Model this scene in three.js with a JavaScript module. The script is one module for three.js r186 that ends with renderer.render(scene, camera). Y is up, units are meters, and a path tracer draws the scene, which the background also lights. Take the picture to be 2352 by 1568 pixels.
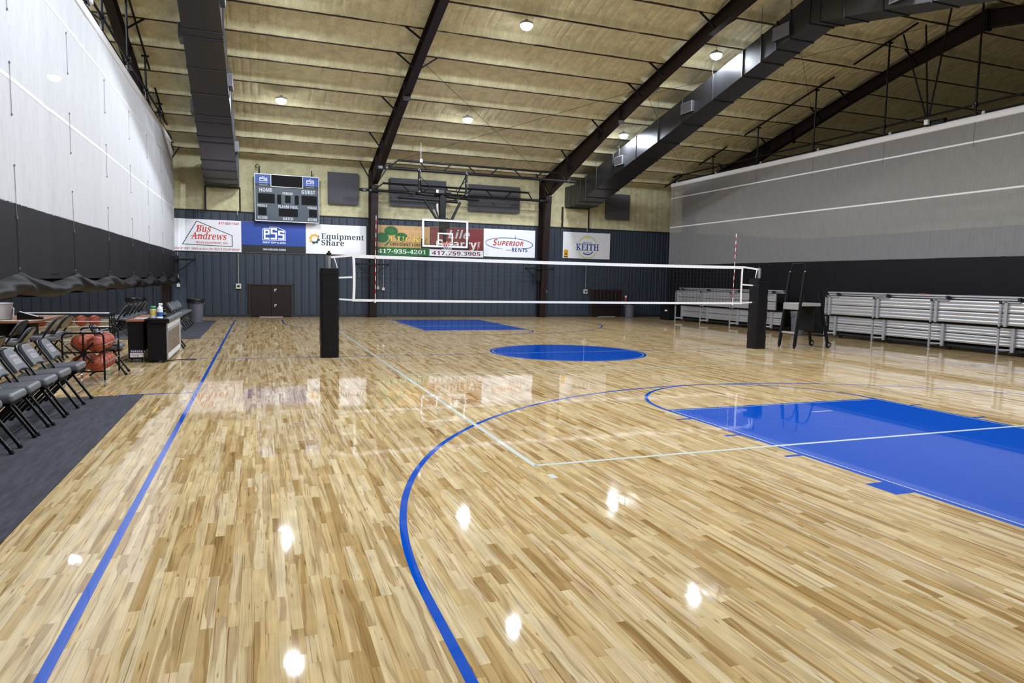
import * as THREE from 'three';
import { mergeGeometries, toCreasedNormals } from 'three/addons/utils/BufferGeometryUtils.js';
import { RoundedBoxGeometry } from 'three/addons/geometries/RoundedBoxGeometry.js';

/* ------------------------------------------------------------------ camera, exposure, lights */
const scene = new THREE.Scene();
const camera = new THREE.PerspectiveCamera(52.98, 1.5, 0.05, 200);
camera.position.set(-6.7954, 1.6474, 14.5971);
camera.rotation.set(-0.0884, -0.3543, 0.0187, 'YXZ');
camera.updateMatrixWorld(true);
scene.background = new THREE.Color(0x000000);
const renderer = new THREE.WebGLRenderer({ antialias: true });
renderer.toneMapping = THREE.LinearToneMapping;
renderer.toneMappingExposure = 0.72;
renderer.shadowMap.enabled = true;
const LAMP_INTENSITY = 84;           // each high-bay lamp, see high_bay_light below
const LAMP_COLOR = new THREE.Color(0.87, 0.94, 1.03);

/* ------------------------------------------------------------------ helpers */
let seed = 20240611;
const rnd = () => { seed = (seed * 1664525 + 1013904223) >>> 0; return seed / 4294967296; };
const rr = (a, b) => a + (b - a) * rnd();
const V = (x, y, z) => new THREE.Vector3(x, y, z);
const taken = new Map();
function numbered(n) { const k = taken.get(n) || 0; taken.set(n, k + 1); return k ? n + '_' + String(k).padStart(3, '0') : n; }
function shade(o) { o.castShadow = true; o.receiveShadow = true; return o; }
function thing(name, label, category, [x, y, z] = [0, 0, 0], turn = 0, group) {
  const o = new THREE.Group(); o.name = numbered(name); scene.add(o);
  o.position.set(x, y, z); o.rotation.y = turn; o.userData = { label, category };
  if (group) o.userData.group = group;
  return o;
}
function struct(name, label) { const o = new THREE.Group(); o.name = name; o.userData = { kind: 'structure', label }; scene.add(o); return o; }
function plain(g) {
  if (g.index) g = g.toNonIndexed();
  for (const k of Object.keys(g.attributes)) if (!['position', 'normal', 'uv'].includes(k)) g.deleteAttribute(k);
  if (!g.attributes.uv) g.setAttribute('uv', new THREE.BufferAttribute(new Float32Array(g.attributes.position.count * 2), 2));
  g.morphAttributes = {};
  return g;
}
const merge = (list) => list.length === 1 ? list[0] : mergeGeometries(list.map(plain), false);
function part(name, geo, mat, parent, label) {
  const g = Array.isArray(geo) ? merge(geo) : geo;
  const m = shade(new THREE.Mesh(g, mat)); m.name = parent ? name : numbered(name);
  if (label) m.userData.label = label;
  (parent || scene).add(m); return m;
}
function dup(root, [x, y, z], turn, label, group) {
  const r = root.clone(); r.name = numbered(root.name.replace(/_\d{3}$/, '')); scene.add(r);
  r.userData = { ...root.userData };
  r.position.set(x, y, z); r.rotation.y = turn;
  if (label) r.userData.label = label;
  if (group) r.userData.group = group;
  return r;
}
function single(name, geo, mat, label, category, group) {
  const m = part(name, geo, mat, null); m.userData = { label, category }; if (group) m.userData.group = group; return m;
}
const box = (w, h, d, x = 0, y = 0, z = 0) => new THREE.BoxGeometry(w, h, d).translate(x, y, z);
const box2 = (x0, x1, y0, y1, z0, z1) => box(x1 - x0, y1 - y0, z1 - z0, (x0 + x1) / 2, (y0 + y1) / 2, (z0 + z1) / 2);
const rbox = (w, h, d, x = 0, y = 0, z = 0, r = 0.01, s = 2) => new RoundedBoxGeometry(w, h, d, s, r).translate(x, y, z);
const rbox2 = (x0, x1, y0, y1, z0, z1, r = 0.01, s = 2) => rbox(x1 - x0, y1 - y0, z1 - z0, (x0 + x1) / 2, (y0 + y1) / 2, (z0 + z1) / 2, r, s);
const UPV = V(0, 1, 0);
function rod(a, b, r = 0.01, seg = 10, r2) {
  const A = V(...a), B = V(...b), d = B.clone().sub(A), L = d.length();
  return new THREE.CylinderGeometry(r2 ?? r, r, L, seg).applyQuaternion(new THREE.Quaternion().setFromUnitVectors(UPV, d.normalize())).translate((A.x + B.x) / 2, (A.y + B.y) / 2, (A.z + B.z) / 2);
}
function bar(a, b, w, h, up = [0, 1, 0]) {      // rectangular bar from a to b, h along up
  const A = V(...a), B = V(...b), z = B.clone().sub(A), L = z.length(); z.normalize();
  const u = V(...up), x = u.clone().cross(z).normalize(), y = z.clone().cross(x).normalize();
  const g = new THREE.BoxGeometry(w, h, L);
  return g.applyMatrix4(new THREE.Matrix4().makeBasis(x, y, z)).translate((A.x + B.x) / 2, (A.y + B.y) / 2, (A.z + B.z) / 2);
}
function bend(pts, rad = 0.08, r = 0.012, seg = 10, n = 6) {   // tube through a polyline with rounded corners
  const P = pts.map((p) => V(...p)), path = new THREE.CurvePath();
  let last = P[0];
  for (let i = 1; i < P.length; i++) {
    if (i === P.length - 1) { path.add(new THREE.LineCurve3(last, P[i])); break; }
    const a = P[i - 1].clone().sub(P[i]), b = P[i + 1].clone().sub(P[i]);
    const k = Math.min(rad, a.length() * 0.45, b.length() * 0.45);
    const s = P[i].clone().add(a.normalize().multiplyScalar(k)), e = P[i].clone().add(b.normalize().multiplyScalar(k));
    path.add(new THREE.LineCurve3(last, s)); path.add(new THREE.QuadraticBezierCurve3(s, P[i], e)); last = e;
  }
  const out = [];
  for (const c of path.curves) { const m = c.isLineCurve3 ? 1 : n; for (let i = out.length ? 1 : 0; i <= m; i++) out.push(c.getPoint(i / m)); }
  return sweep(out, r, seg);
}
function sweep(pts, r, seg = 8) {                 // round tube along points, parallel frames, capped
  const pos = [], idx = []; let nrm = null;
  for (let i = 0; i < pts.length; i++) {
    const t = (pts[i + 1] || pts[i]).clone().sub(pts[i - 1] || pts[i]).normalize();
    if (!nrm) { nrm = Math.abs(t.y) < 0.9 ? UPV.clone() : V(1, 0, 0); }
    nrm.sub(t.clone().multiplyScalar(nrm.dot(t))).normalize();
    const bn = t.clone().cross(nrm);
    for (let k = 0; k < seg; k++) { const a = k / seg * Math.PI * 2; pos.push(...pts[i].clone().addScaledVector(nrm, Math.cos(a) * r).addScaledVector(bn, Math.sin(a) * r).toArray()); }
  }
  for (let i = 0; i < pts.length - 1; i++) for (let k = 0; k < seg; k++) { const a = i * seg + k, b = i * seg + (k + 1) % seg; idx.push(a, b, a + seg, b, b + seg, a + seg); }
  const c0 = pos.length / 3; pos.push(...pts[0].toArray(), ...pts[pts.length - 1].toArray());
  for (let k = 0; k < seg; k++) { idx.push(c0, (k + 1) % seg, k); const o = (pts.length - 1) * seg; idx.push(c0 + 1, o + k, o + (k + 1) % seg); }
  const g = new THREE.BufferGeometry(); g.setAttribute('position', new THREE.Float32BufferAttribute(pos, 3)); g.setIndex(idx); g.computeVertexNormals();
  return plain(g);
}
function grid(nu, nv, f, uvf) {                  // parametric sheet, f(u, v) -> [x, y, z]
  const pos = [], uv = [], idx = [];
  for (let j = 0; j <= nv; j++) for (let i = 0; i <= nu; i++) { const p = f(i / nu, j / nv); pos.push(...p); uv.push(...(uvf ? uvf(p, i / nu, j / nv) : [i / nu, j / nv])); }
  for (let j = 0; j < nv; j++) for (let i = 0; i < nu; i++) { const a = j * (nu + 1) + i, b = a + 1, c = a + nu + 1, d = c + 1; idx.push(a, b, c, b, d, c); }
  const g = new THREE.BufferGeometry(); g.setAttribute('position', new THREE.Float32BufferAttribute(pos, 3)); g.setAttribute('uv', new THREE.Float32BufferAttribute(uv, 2)); g.setIndex(idx); g.computeVertexNormals();
  return g;
}
const lathe = (pts, seg = 24) => new THREE.LatheGeometry(pts.map((p) => new THREE.Vector2(...p)), seg);
function extr(pts, depth, bevel = 0) {           // closed outline in x, y, extruded along z from 0 to depth
  const s = new THREE.Shape(pts.map((p) => new THREE.Vector2(...p)));
  return new THREE.ExtrudeGeometry(s, { depth, bevelEnabled: bevel > 0, bevelSize: bevel, bevelThickness: bevel, bevelSegments: 2, steps: 1 });
}
// value noise
const NT = new Float32Array(65536); for (let i = 0; i < 65536; i++) NT[i] = rnd();
const n2 = (ix, iy) => NT[((ix & 255) << 8) | (iy & 255)];
function noise(x, y) {
  const ix = Math.floor(x), iy = Math.floor(y), fx = x - ix, fy = y - iy, sx = fx * fx * (3 - 2 * fx), sy = fy * fy * (3 - 2 * fy);
  return (n2(ix, iy) * (1 - sx) + n2(ix + 1, iy) * sx) * (1 - sy) + (n2(ix, iy + 1) * (1 - sx) + n2(ix + 1, iy + 1) * sx) * sy;
}
const fbm = (x, y, o = 4) => { let s = 0, a = 0.5, t = 0; for (let i = 0; i < o; i++) { s += a * noise(x, y); t += a; a *= 0.5; x = x * 2.03 + 17.1; y = y * 2.03 + 5.7; } return s / t; };

/* ------------------------------------------------------------------ textures and materials */
function dataTex(w, h, f, srgb, rep) {
  const d = new Uint8Array(w * h * 4);
  for (let y = 0; y < h; y++) for (let x = 0; x < w; x++) { const c = f(x, y), i = (y * w + x) * 4; d[i] = c[0]; d[i + 1] = c[1]; d[i + 2] = c[2]; d[i + 3] = 255; }
  const t = new THREE.DataTexture(d, w, h); t.magFilter = THREE.LinearFilter; t.minFilter = THREE.LinearMipmapLinearFilter; t.generateMipmaps = true;
  t.wrapS = t.wrapT = THREE.RepeatWrapping; if (srgb) t.colorSpace = THREE.SRGBColorSpace; if (rep) t.repeat.set(...rep); t.needsUpdate = true; return t;
}
const cl = (v) => Math.max(0, Math.min(255, v));
// maple: u spans 0.8 m across, v spans 4 m along the grain
const woodTex = (() => {
  const knots = []; for (let i = 0; i < 110; i++) knots.push([rnd() * 1024, rnd() * 2048, rr(2, 5.5), rr(5, 22), rr(0.35, 0.9)]);
  const W = 1024, H = 2048, A = new Float32Array(W * H);
  for (const [kx, ky, a, b, s] of knots) for (let y = -40; y <= 40; y++) for (let x = -16; x <= 16; x++) {
    const q = (x / a) ** 2 + (y / b) ** 2; const X = (Math.round(kx) + x + W) % W, Y = (Math.round(ky) + y + H) % H; A[Y * W + X] += s * Math.exp(-q);
  }
  return dataTex(W, H, (x, y) => {
    const wob = 26 * fbm(x / 70, y / 260, 3);
    const fine = fbm((x + wob) / 2.4, y / 90, 3) - 0.5;
    const band = fbm((x + wob * 1.6) / 17, y / 420, 3) - 0.5;
    const wob2 = 60 * fbm(x / 90 + 5, y / 170 + 3, 2), heart = Math.min(0.85, Math.max(0, fbm((x + wob2) / 38 + 40, y / 520 + 9, 3) - 0.53) * 7);
    const streak = Math.max(0, fbm((x + wob * 0.8) / 5.5 + 99, y / 330 + 31, 3) - 0.7) * 5.2;
    const mott = fbm(x / 120 + 7, y / 90, 3) - 0.5;
    const dark = Math.min(1, heart * 0.42 + streak + A[y * W + x]);
    const l = 1 + fine * 0.11 + band * 0.15 + mott * 0.14;
    return [cl(236 * l * (1 - 0.42 * dark)), cl(232 * l * (1 - 0.52 * dark)), cl(226 * l * (1 - 0.64 * dark))];
  }, true);
})();
const foamCol = dataTex(512, 512, (x, y) => { const l = 0.86 + 0.2 * (fbm(x / 60, y / 60, 4) - 0.5) + 0.12 * (fbm(x / 8, y / 8, 2) - 0.5); return [cl(255 * l), cl(252 * l), cl(240 * l)]; }, true);
const foamBump = dataTex(512, 512, (x, y) => { const v = 255 * fbm(x / 14, y / 14, 4); return [v, v, v]; });
const carpetBump = dataTex(256, 256, (x, y) => { const v = 255 * (0.5 * rnd() + 0.5 * fbm(x / 5, y / 5, 2)); return [v, v, v]; });
const carpetCol = dataTex(256, 256, (x, y) => { const v = 190 + 90 * (fbm(x / 6, y / 6, 3) - 0.5) + rr(-18, 18); return [cl(v), cl(v), cl(v * 1.02)]; }, true);
const clothBump = dataTex(256, 256, (x, y) => { const v = 128 + 60 * Math.sin(x * Math.PI / 4) * Math.sin(y * Math.PI / 4) + rr(-25, 25); return [v, v, v]; });
const clothCol = dataTex(512, 512, (x, y) => { const v = 238 + 26 * (fbm(x / 9, y / 90, 3) - 0.5) + 10 * (rnd() - 0.5); return [cl(v), cl(v), cl(v)]; }, true);
const ballBump = dataTex(256, 256, (x, y) => { const v = 128 + 90 * Math.sin(x * 0.8) * Math.sin(y * 0.8); return [v, v, v]; });

const L = (r, g, b) => new THREE.Color().setRGB(r, g, b);
const std = (color, roughness = 0.6, metalness = 0, extra = {}) => new THREE.MeshStandardMaterial({ color, roughness, metalness, ...extra });
const phys = (color, roughness, extra) => new THREE.MeshPhysicalMaterial({ color, roughness, ...extra });
const M = {
  plank: phys(L(1, 1, 1), 0.5, { map: woodTex, clearcoat: 0.9, clearcoatRoughness: 0.035, specularIntensity: 0 }),
  sub: std(L(0.12, 0.07, 0.035), 0.8),
  blue: phys(L(0.0, 0.08, 0.52), 0.4, { clearcoat: 1, clearcoatRoughness: 0.035, specularIntensity: 0 }),
  whiteLine: phys(L(0.66, 0.72, 0.66), 0.4, { clearcoat: 1, clearcoatRoughness: 0.035, specularIntensity: 0 }),
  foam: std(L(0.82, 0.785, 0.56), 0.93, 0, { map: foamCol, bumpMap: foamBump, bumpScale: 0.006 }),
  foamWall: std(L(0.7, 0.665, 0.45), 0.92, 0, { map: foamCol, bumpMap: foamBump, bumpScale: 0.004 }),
  siding: std(L(0.022, 0.032, 0.05), 0.5),
  sidingDark: std(L(0.012, 0.014, 0.018), 0.6),
  red: phys(L(0.011, 0.0045, 0.004), 0.5, { specularIntensity: 0.6 }),
  redDark: std(L(0.03, 0.013, 0.01), 0.75),
  black: phys(L(0.005, 0.005, 0.006), 0.5, { specularIntensity: 0.45 }),
  blackGloss: phys(L(0.005, 0.005, 0.006), 0.22, { specularIntensity: 0.8 }),
  blackMatte: phys(L(0.006, 0.006, 0.007), 0.75, { specularIntensity: 0.4 }),
  blackVinyl: phys(L(0.005, 0.005, 0.007), 0.36, { specularIntensity: 0.6 }),
  steel: std(L(0.5, 0.51, 0.53), 0.35, 1),
  galv: std(L(0.075, 0.075, 0.082), 0.32, 0.8),
  galvDark: std(L(0.035, 0.035, 0.04), 0.45, 0.6),
  grille: std(L(0.16, 0.16, 0.17), 0.5, 0.3),
  alum: std(L(0.6, 0.61, 0.65), 0.34, 0.72),
  alumDull: std(L(0.42, 0.42, 0.44), 0.5, 0.5),
  white: std(L(0.75, 0.76, 0.78), 0.6),
  whiteTape: std(L(0.8, 0.81, 0.85), 0.7),
  cord: std(L(0.01, 0.01, 0.012), 0.8),
  redBand: std(L(0.5, 0.02, 0.02), 0.5),
  orange: std(L(0.7, 0.1, 0.03), 0.5),
  netWhite: std(L(0.75, 0.74, 0.72), 0.8),
  greyVinyl: std(L(0.115, 0.12, 0.138), 0.38),
  greyPad: std(L(0.3, 0.3, 0.3), 0.5),
  mat: std(L(0.075, 0.078, 0.1), 0.95, 0, { map: carpetCol, bumpMap: carpetBump, bumpScale: 0.003 }),
  acoustic: std(L(0.075, 0.075, 0.085), 0.95, 0, { bumpMap: carpetBump, bumpScale: 0.001 }),
  door: phys(L(0.012, 0.005, 0.005), 0.5, { specularIntensity: 0.6 }),
  plate: std(L(0.42, 0.4, 0.36), 0.5),
  boxBeige: std(L(0.5, 0.5, 0.45), 0.6),
  trash: std(L(0.1, 0.1, 0.125), 0.55),
  bag: std(L(0.01, 0.01, 0.011), 0.3),
  ball: std(L(0.34, 0.06, 0.024), 0.55, 0, { bumpMap: ballBump, bumpScale: 0.0006 }),
  brownTop: std(L(0.3, 0.12, 0.06), 0.4),
  paper: std(L(0.75, 0.75, 0.76), 0.8),
  clothWhite: phys(L(0.63, 0.645, 0.69), 0.92, { map: clothCol, bumpMap: clothBump, bumpScale: 0.0008, transmission: 0.42, thickness: 0, side: THREE.DoubleSide }),
  clothMesh: phys(L(0.6, 0.59, 0.6), 0.92, { map: clothCol, bumpMap: clothBump, bumpScale: 0.0008, transparent: true, opacity: 0.42, side: THREE.DoubleSide }),
  clothBlack: phys(L(0.007, 0.007, 0.0095), 0.6, { specularIntensity: 0.4, bumpMap: clothBump, bumpScale: 0.0006, side: THREE.DoubleSide }),
  clothSeam: std(L(0.8, 0.8, 0.82), 0.8),
  strap: std(L(0.16, 0.16, 0.18), 0.8),
  lens: std(L(0.9, 0.9, 0.9), 0.4, 0, { emissive: L(0.93, 0.97, 1.0), emissiveIntensity: 22 }),
  glass: phys(L(0.95, 0.97, 0.97), 0.02, { transmission: 1, thickness: 0, ior: 1.5 }),
  red2: std(L(0.45, 0.02, 0.02), 0.35),
  green: std(L(0.05, 0.3, 0.12), 0.4),
  yellow: std(L(0.75, 0.6, 0.12), 0.5),
  blueCap: std(L(0.02, 0.1, 0.4), 0.4),
  whiteGloss: std(L(0.82, 0.83, 0.85), 0.3),
  wallPlain: std(L(0.04, 0.056, 0.08), 0.6),
};
function canvasTex(w, h, draw) {
  const c = document.createElement('canvas'); c.width = w; c.height = h; const g = c.getContext('2d'); draw(g, w, h);
  const t = new THREE.CanvasTexture(c); t.colorSpace = THREE.SRGBColorSpace; t.magFilter = THREE.LinearFilter; return t;
}
const printed = (w, h, draw, rough = 0.5) => std(L(1, 1, 1), rough, 0, { map: canvasTex(w, h, draw) });

/* ------------------------------------------------------------------ building shell */
const ZF = -14.9, ZN = 15.2, XL = -19.5, XR = 20.5, RIDGE = 9.93, SLOPE = 0.24, EAVE = RIDGE - SLOPE * 14.9;
const roofY = (z) => RIDGE - SLOPE * Math.abs(z);          // foam deck
const steelTop = (z) => 9.7 - SLOPE * Math.abs(z);         // top of rafters
const PW = 0.0572;

// floor --------------------------------------------------------------------------------------
const floor = struct('floor', 'glossy maple strip court floor with blue and white court lines');
part('floor_slab', box2(XL, XR, -0.25, -0.0204, ZF - 0.3, ZN), M.sub, floor);
{
  const planks = [];
  // maple board tones, drawn at random for every board (the wood's own colour, sapwood to heartwood)
  const tones = [[0.75, 0.58, 0.32], [0.79, 0.625, 0.365], [0.7, 0.52, 0.27], [0.82, 0.675, 0.43], [0.63, 0.45, 0.21], [0.57, 0.39, 0.17], [0.77, 0.6, 0.38], [0.48, 0.315, 0.13], [0.72, 0.55, 0.295], [0.76, 0.6, 0.345], [0.67, 0.485, 0.24], [0.8, 0.645, 0.4]];
  const share = [0.14, 0.13, 0.11, 0.1, 0.09, 0.06, 0.07, 0.03, 0.09, 0.08, 0.06, 0.04];
  const woods = tones.map((c) => { const m = M.plank.clone(); m.color = L(...c); return m; });
  for (let r = 0, x = -17.6; x < 12.4; r++, x += PW) {
    let z = ZF + 0.02 - rnd() * 0.8;
    while (z < ZN - 0.1) {
      const len = 0.22 + 1.05 * Math.pow(rnd(), 1.4);
      const z0 = Math.max(z, ZF + 0.02), z1 = Math.min(z + len, ZN - 0.06); z += len;
      if (z1 - z0 < 0.03) continue;
      let q = rnd(), k = 0; while (k < 11 && q > share[k]) { q -= share[k]; k++; }
      const P = { x0: x + 0.00025, x1: x + PW - 0.00025, z0: z0 + 0.0003, z1: z1 - 0.0003, tone: k, a: 0, h: [0, 0, 0, 0].map(() => rr(-0.00014, 0.00014)), u: rnd() * 0.74, v: rnd() * 4, f: rnd() < 0.5 };
      const tw = rr(-0.00012, 0.00012); P.h[0] += tw; P.h[3] += tw; P.h[1] -= tw; P.h[2] -= tw;
      P.a = Math.hypot(x + 5.6, 13.2 - (z0 + z1) / 2) + (x < -7.9 || (z0 + z1) / 2 > 12.3 || x > -7.4 + 1.25 * (14.6 - z0) ? 50 : 0);   // distance from the open end of the court
      planks.push(P);
    }
  }
  const build = (list) => {
    const pos = [], nor = [], uv = [], idx = [];
    for (const p of list) {
      const [a, b, c, d] = p.h, T = 0.02, U = (x) => (p.u + (p.f ? p.x1 - x : x - p.x0)) / 0.8, VV = (z) => (p.v + (z - p.z0)) / 4;
      const nx = -((b + c) - (a + d)) / 2 / PW, nz = -((c + d) - (a + b)) / 2 / (p.z1 - p.z0);
      const quad = (pts, n) => {
        const o = pos.length / 3;
        for (const q of pts) { pos.push(...q); nor.push(...n); uv.push(U(q[0]), VV(q[2])); }
        idx.push(o, o + 1, o + 2, o, o + 2, o + 3);
      };
      const nl = Math.hypot(nx, 1, nz);
      quad([[p.x0, d, p.z1], [p.x1, c, p.z1], [p.x1, b, p.z0], [p.x0, a, p.z0]], [nx / nl, 1 / nl, nz / nl]);
      quad([[p.x0, -T, p.z1], [p.x1, -T, p.z1], [p.x1, c, p.z1], [p.x0, d, p.z1]], [0, 0, 1]);
      quad([[p.x1, -T, p.z1], [p.x1, -T, p.z0], [p.x1, b, p.z0], [p.x1, c, p.z1]], [1, 0, 0]);
      quad([[p.x0, -T, p.z0], [p.x0, -T, p.z1], [p.x0, d, p.z1], [p.x0, a, p.z0]], [-1, 0, 0]);
      quad([[p.x1, -T, p.z0], [p.x0, -T, p.z0], [p.x0, a, p.z0], [p.x1, b, p.z0]], [0, 0, -1]);
    }
    const g = new THREE.BufferGeometry();
    g.setAttribute('position', new THREE.Float32BufferAttribute(pos, 3)); g.setAttribute('normal', new THREE.Float32BufferAttribute(nor, 3));
    g.setAttribute('uv', new THREE.Float32BufferAttribute(uv, 2)); g.setIndex(idx); return g;
  };
  planks.sort((p, q) => p.a - q.a);              // the 300 closest boards are parts of their own, the rest one field
  for (const p of planks.slice(0, 300)) part('plank', build([p]), woods[p.tone], floor);
  const others = planks.slice(300).sort((p, q) => p.tone - q.tone), field = build(others);
  for (let i = 0, o = 0; i < 12; i++) { const n = others.filter((p) => p.tone === i).length * 30; field.addGroup(o, n, i); o += n; }
  const rest = part('plank_field', field, woods, floor); rest.userData.kind = 'stuff';
}
// court paint: thin coats over the planks, laid strip by strip so that they follow the boards
const PY = 0.0007;
function coat(strips) {                           // strips: [x0, x1, za0, zb0, za1, zb1] (z limits at x0 and at x1)
  const pos = [], nor = [], idx = [];
  for (const [x0, x1, a0, b0, a1, b1] of strips) {
    const t = rr(-0.0022, 0.0022), o = pos.length / 3, n = [t, Math.sqrt(1 - t * t), rr(-0.0006, 0.0006)];
    pos.push(x0, PY, b0, x1, PY, b1, x1, PY, a1, x0, PY, a0); for (let i = 0; i < 4; i++) nor.push(...n);
    idx.push(o, o + 1, o + 2, o, o + 2, o + 3);
  }
  const g = new THREE.BufferGeometry(); g.setAttribute('position', new THREE.Float32BufferAttribute(pos, 3)); g.setAttribute('normal', new THREE.Float32BufferAttribute(nor, 3)); g.setIndex(idx); return g;
}
function rect(x0, x1, z0, z1, dy = 0) {
  const s = []; let x = x0; const first = -17.6 + PW * (Math.floor((x0 + 17.6) / PW) + 1);
  for (let e = Math.min(first, x1); x < x1 - 1e-6; e = Math.min(e + PW, x1)) { s.push([x, e, z0, z1, z0, z1]); x = e; }
  return coat(s).translate(0, dy, 0);
}
function disc(cx, cz, r, dy = 0) {
  const s = []; for (let x = cx - r; x < cx + r - 1e-6;) { const e = Math.min(x + PW / 2, cx + r), h = (q) => Math.sqrt(Math.max(0, r * r - (q - cx) ** 2)); s.push([x, e, cz - h(x), cz + h(x), cz - h(e), cz + h(e)]); x = e; }
  return coat(s).translate(0, dy, 0);
}
function arc(cx, cz, r, w, a0, a1, n = 90, dy = 0) {
  return grid(n, 1, (u, v) => { const a = a0 + (a1 - a0) * u, q = r - w + w * v; return [cx + Math.cos(a) * q, PY + dy, cz - Math.sin(a) * q]; });
}
{
  const B = 12.78, LW = 0.051, F = 0.3048, PI = Math.PI;
  for (const s of [1, -1]) {                      // the two basketball ends
    const bz = s * B, ft = s * (B - 19 * F), zz = (a, b) => [Math.min(a, b), Math.max(a, b)];
    part('painted_key', rect(-1.83, 1.83, ...zz(ft, bz)), M.blue, floor, 'blue painted free throw lane');
    for (const sx of [-1, 1]) part('key_inset_line', rect(sx * 1.765 - 0.007, sx * 1.765 + 0.007, ...zz(ft + s * 0.06, bz), 0.0004), M.whiteLine, floor);
    part('key_inset_line', rect(-1.765, 1.765, ...zz(ft + s * 0.055, ft + s * 0.069), 0.0004), M.whiteLine, floor);
    part('free_throw_circle', arc(0, ft, 1.83, LW, s > 0 ? 0 : PI, s > 0 ? PI : 2 * PI), M.blue, floor);
    for (const sx of [-1, 1]) {
      const x0 = sx < 0 ? -1.83 - 0.2 : 1.83, x1 = sx < 0 ? -1.83 : 1.83 + 0.2;
      for (const f of [17, 14, 11]) part('lane_mark', rect(x0, x1, ...zz(bz - s * f * F, bz - s * (f + 0.167) * F)), M.blue, floor);
      part('lane_block', rect(x0, x1, ...zz(bz - s * 7 * F, bz - s * 8 * F)), M.blue, floor);
      part('three_point_line', rect(sx < 0 ? -6.02 : 6.02 - LW, sx < 0 ? -6.02 + LW : 6.02, ...zz(s * (B - 1.6), bz)), M.blue, floor);
    }
    part('three_point_arc', arc(0, s * (B - 1.6), 6.02, LW, s > 0 ? 0 : PI, s > 0 ? PI : 2 * PI, 160), M.blue, floor, 'blue three point arc');
    part('baseline', rect(-7.62, 7.62, ...zz(bz, bz + s * LW)), M.blue, floor);
    part('volleyball_end_line', rect(-4.5, 4.5, ...zz(s * 9.05, s * 9.0), 0.0002), M.whiteLine, floor);
    part('attack_line', rect(-4.45, 4.45, ...zz(s * 3.0, s * 2.95), 0.0002), M.whiteLine, floor);
    for (const sx of [-1, 1]) part('serving_mark', rect(sx * 4.475 - 0.03, sx * 4.475 + 0.03, ...zz(s * 9.32, s * 9.44)), M.whiteLine, floor);
  }
  part('painted_center_circle', disc(0, 0, 1.83), M.blue, floor, 'solid blue painted center circle');
  part('circle_inset_line', arc(0, 0, 1.765, 0.014, 0, 2 * PI, 120, 0.0004), M.whiteLine, floor);
  part('center_line', rect(-7.6, -1.83, -LW / 2, LW / 2), M.blue, floor); part('center_line', rect(1.83, 7.6, -LW / 2, LW / 2), M.blue, floor);
  part('center_line_over_circle', rect(-1.75, 1.75, -0.008, 0.008, 0.0004), M.whiteLine, floor);
  for (const sx of [-1, 1]) {
    part('sideline', rect(sx < 0 ? -7.67 : 7.62, sx < 0 ? -7.62 : 7.67, -B, B), M.blue, floor, 'blue basketball sideline');
    part('volleyball_sideline', rect(sx < 0 ? -4.52 : 4.47, sx < 0 ? -4.47 : 4.52, -9.05, 9.05, 0.0002), M.whiteLine, floor, 'white volleyball sideline');
    for (const z of [4.13, -4.95]) part('bench_mark', rect(sx < 0 ? -8.6 : 7.68, sx < 0 ? -7.68 : 8.6, z - 0.025, z + 0.025), M.blue, floor);
  }
  part('lane_tick', rect(0.02, 0.36, 7.6, 7.625, 0.0004), M.whiteLine, floor);
  for (const t of [0.25, -0.25]) part('tape_cross', grid(1, 1, (u, v) => { const l = (u - 0.5) * 0.4, w = (v - 0.5) * 0.03; return [-7.98 + l * Math.cos(t) + w * Math.sin(t), PY, -0.17 - l * Math.sin(t) * 0.9 - w * Math.cos(t) * -1]; }), M.blue, floor);
}

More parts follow.
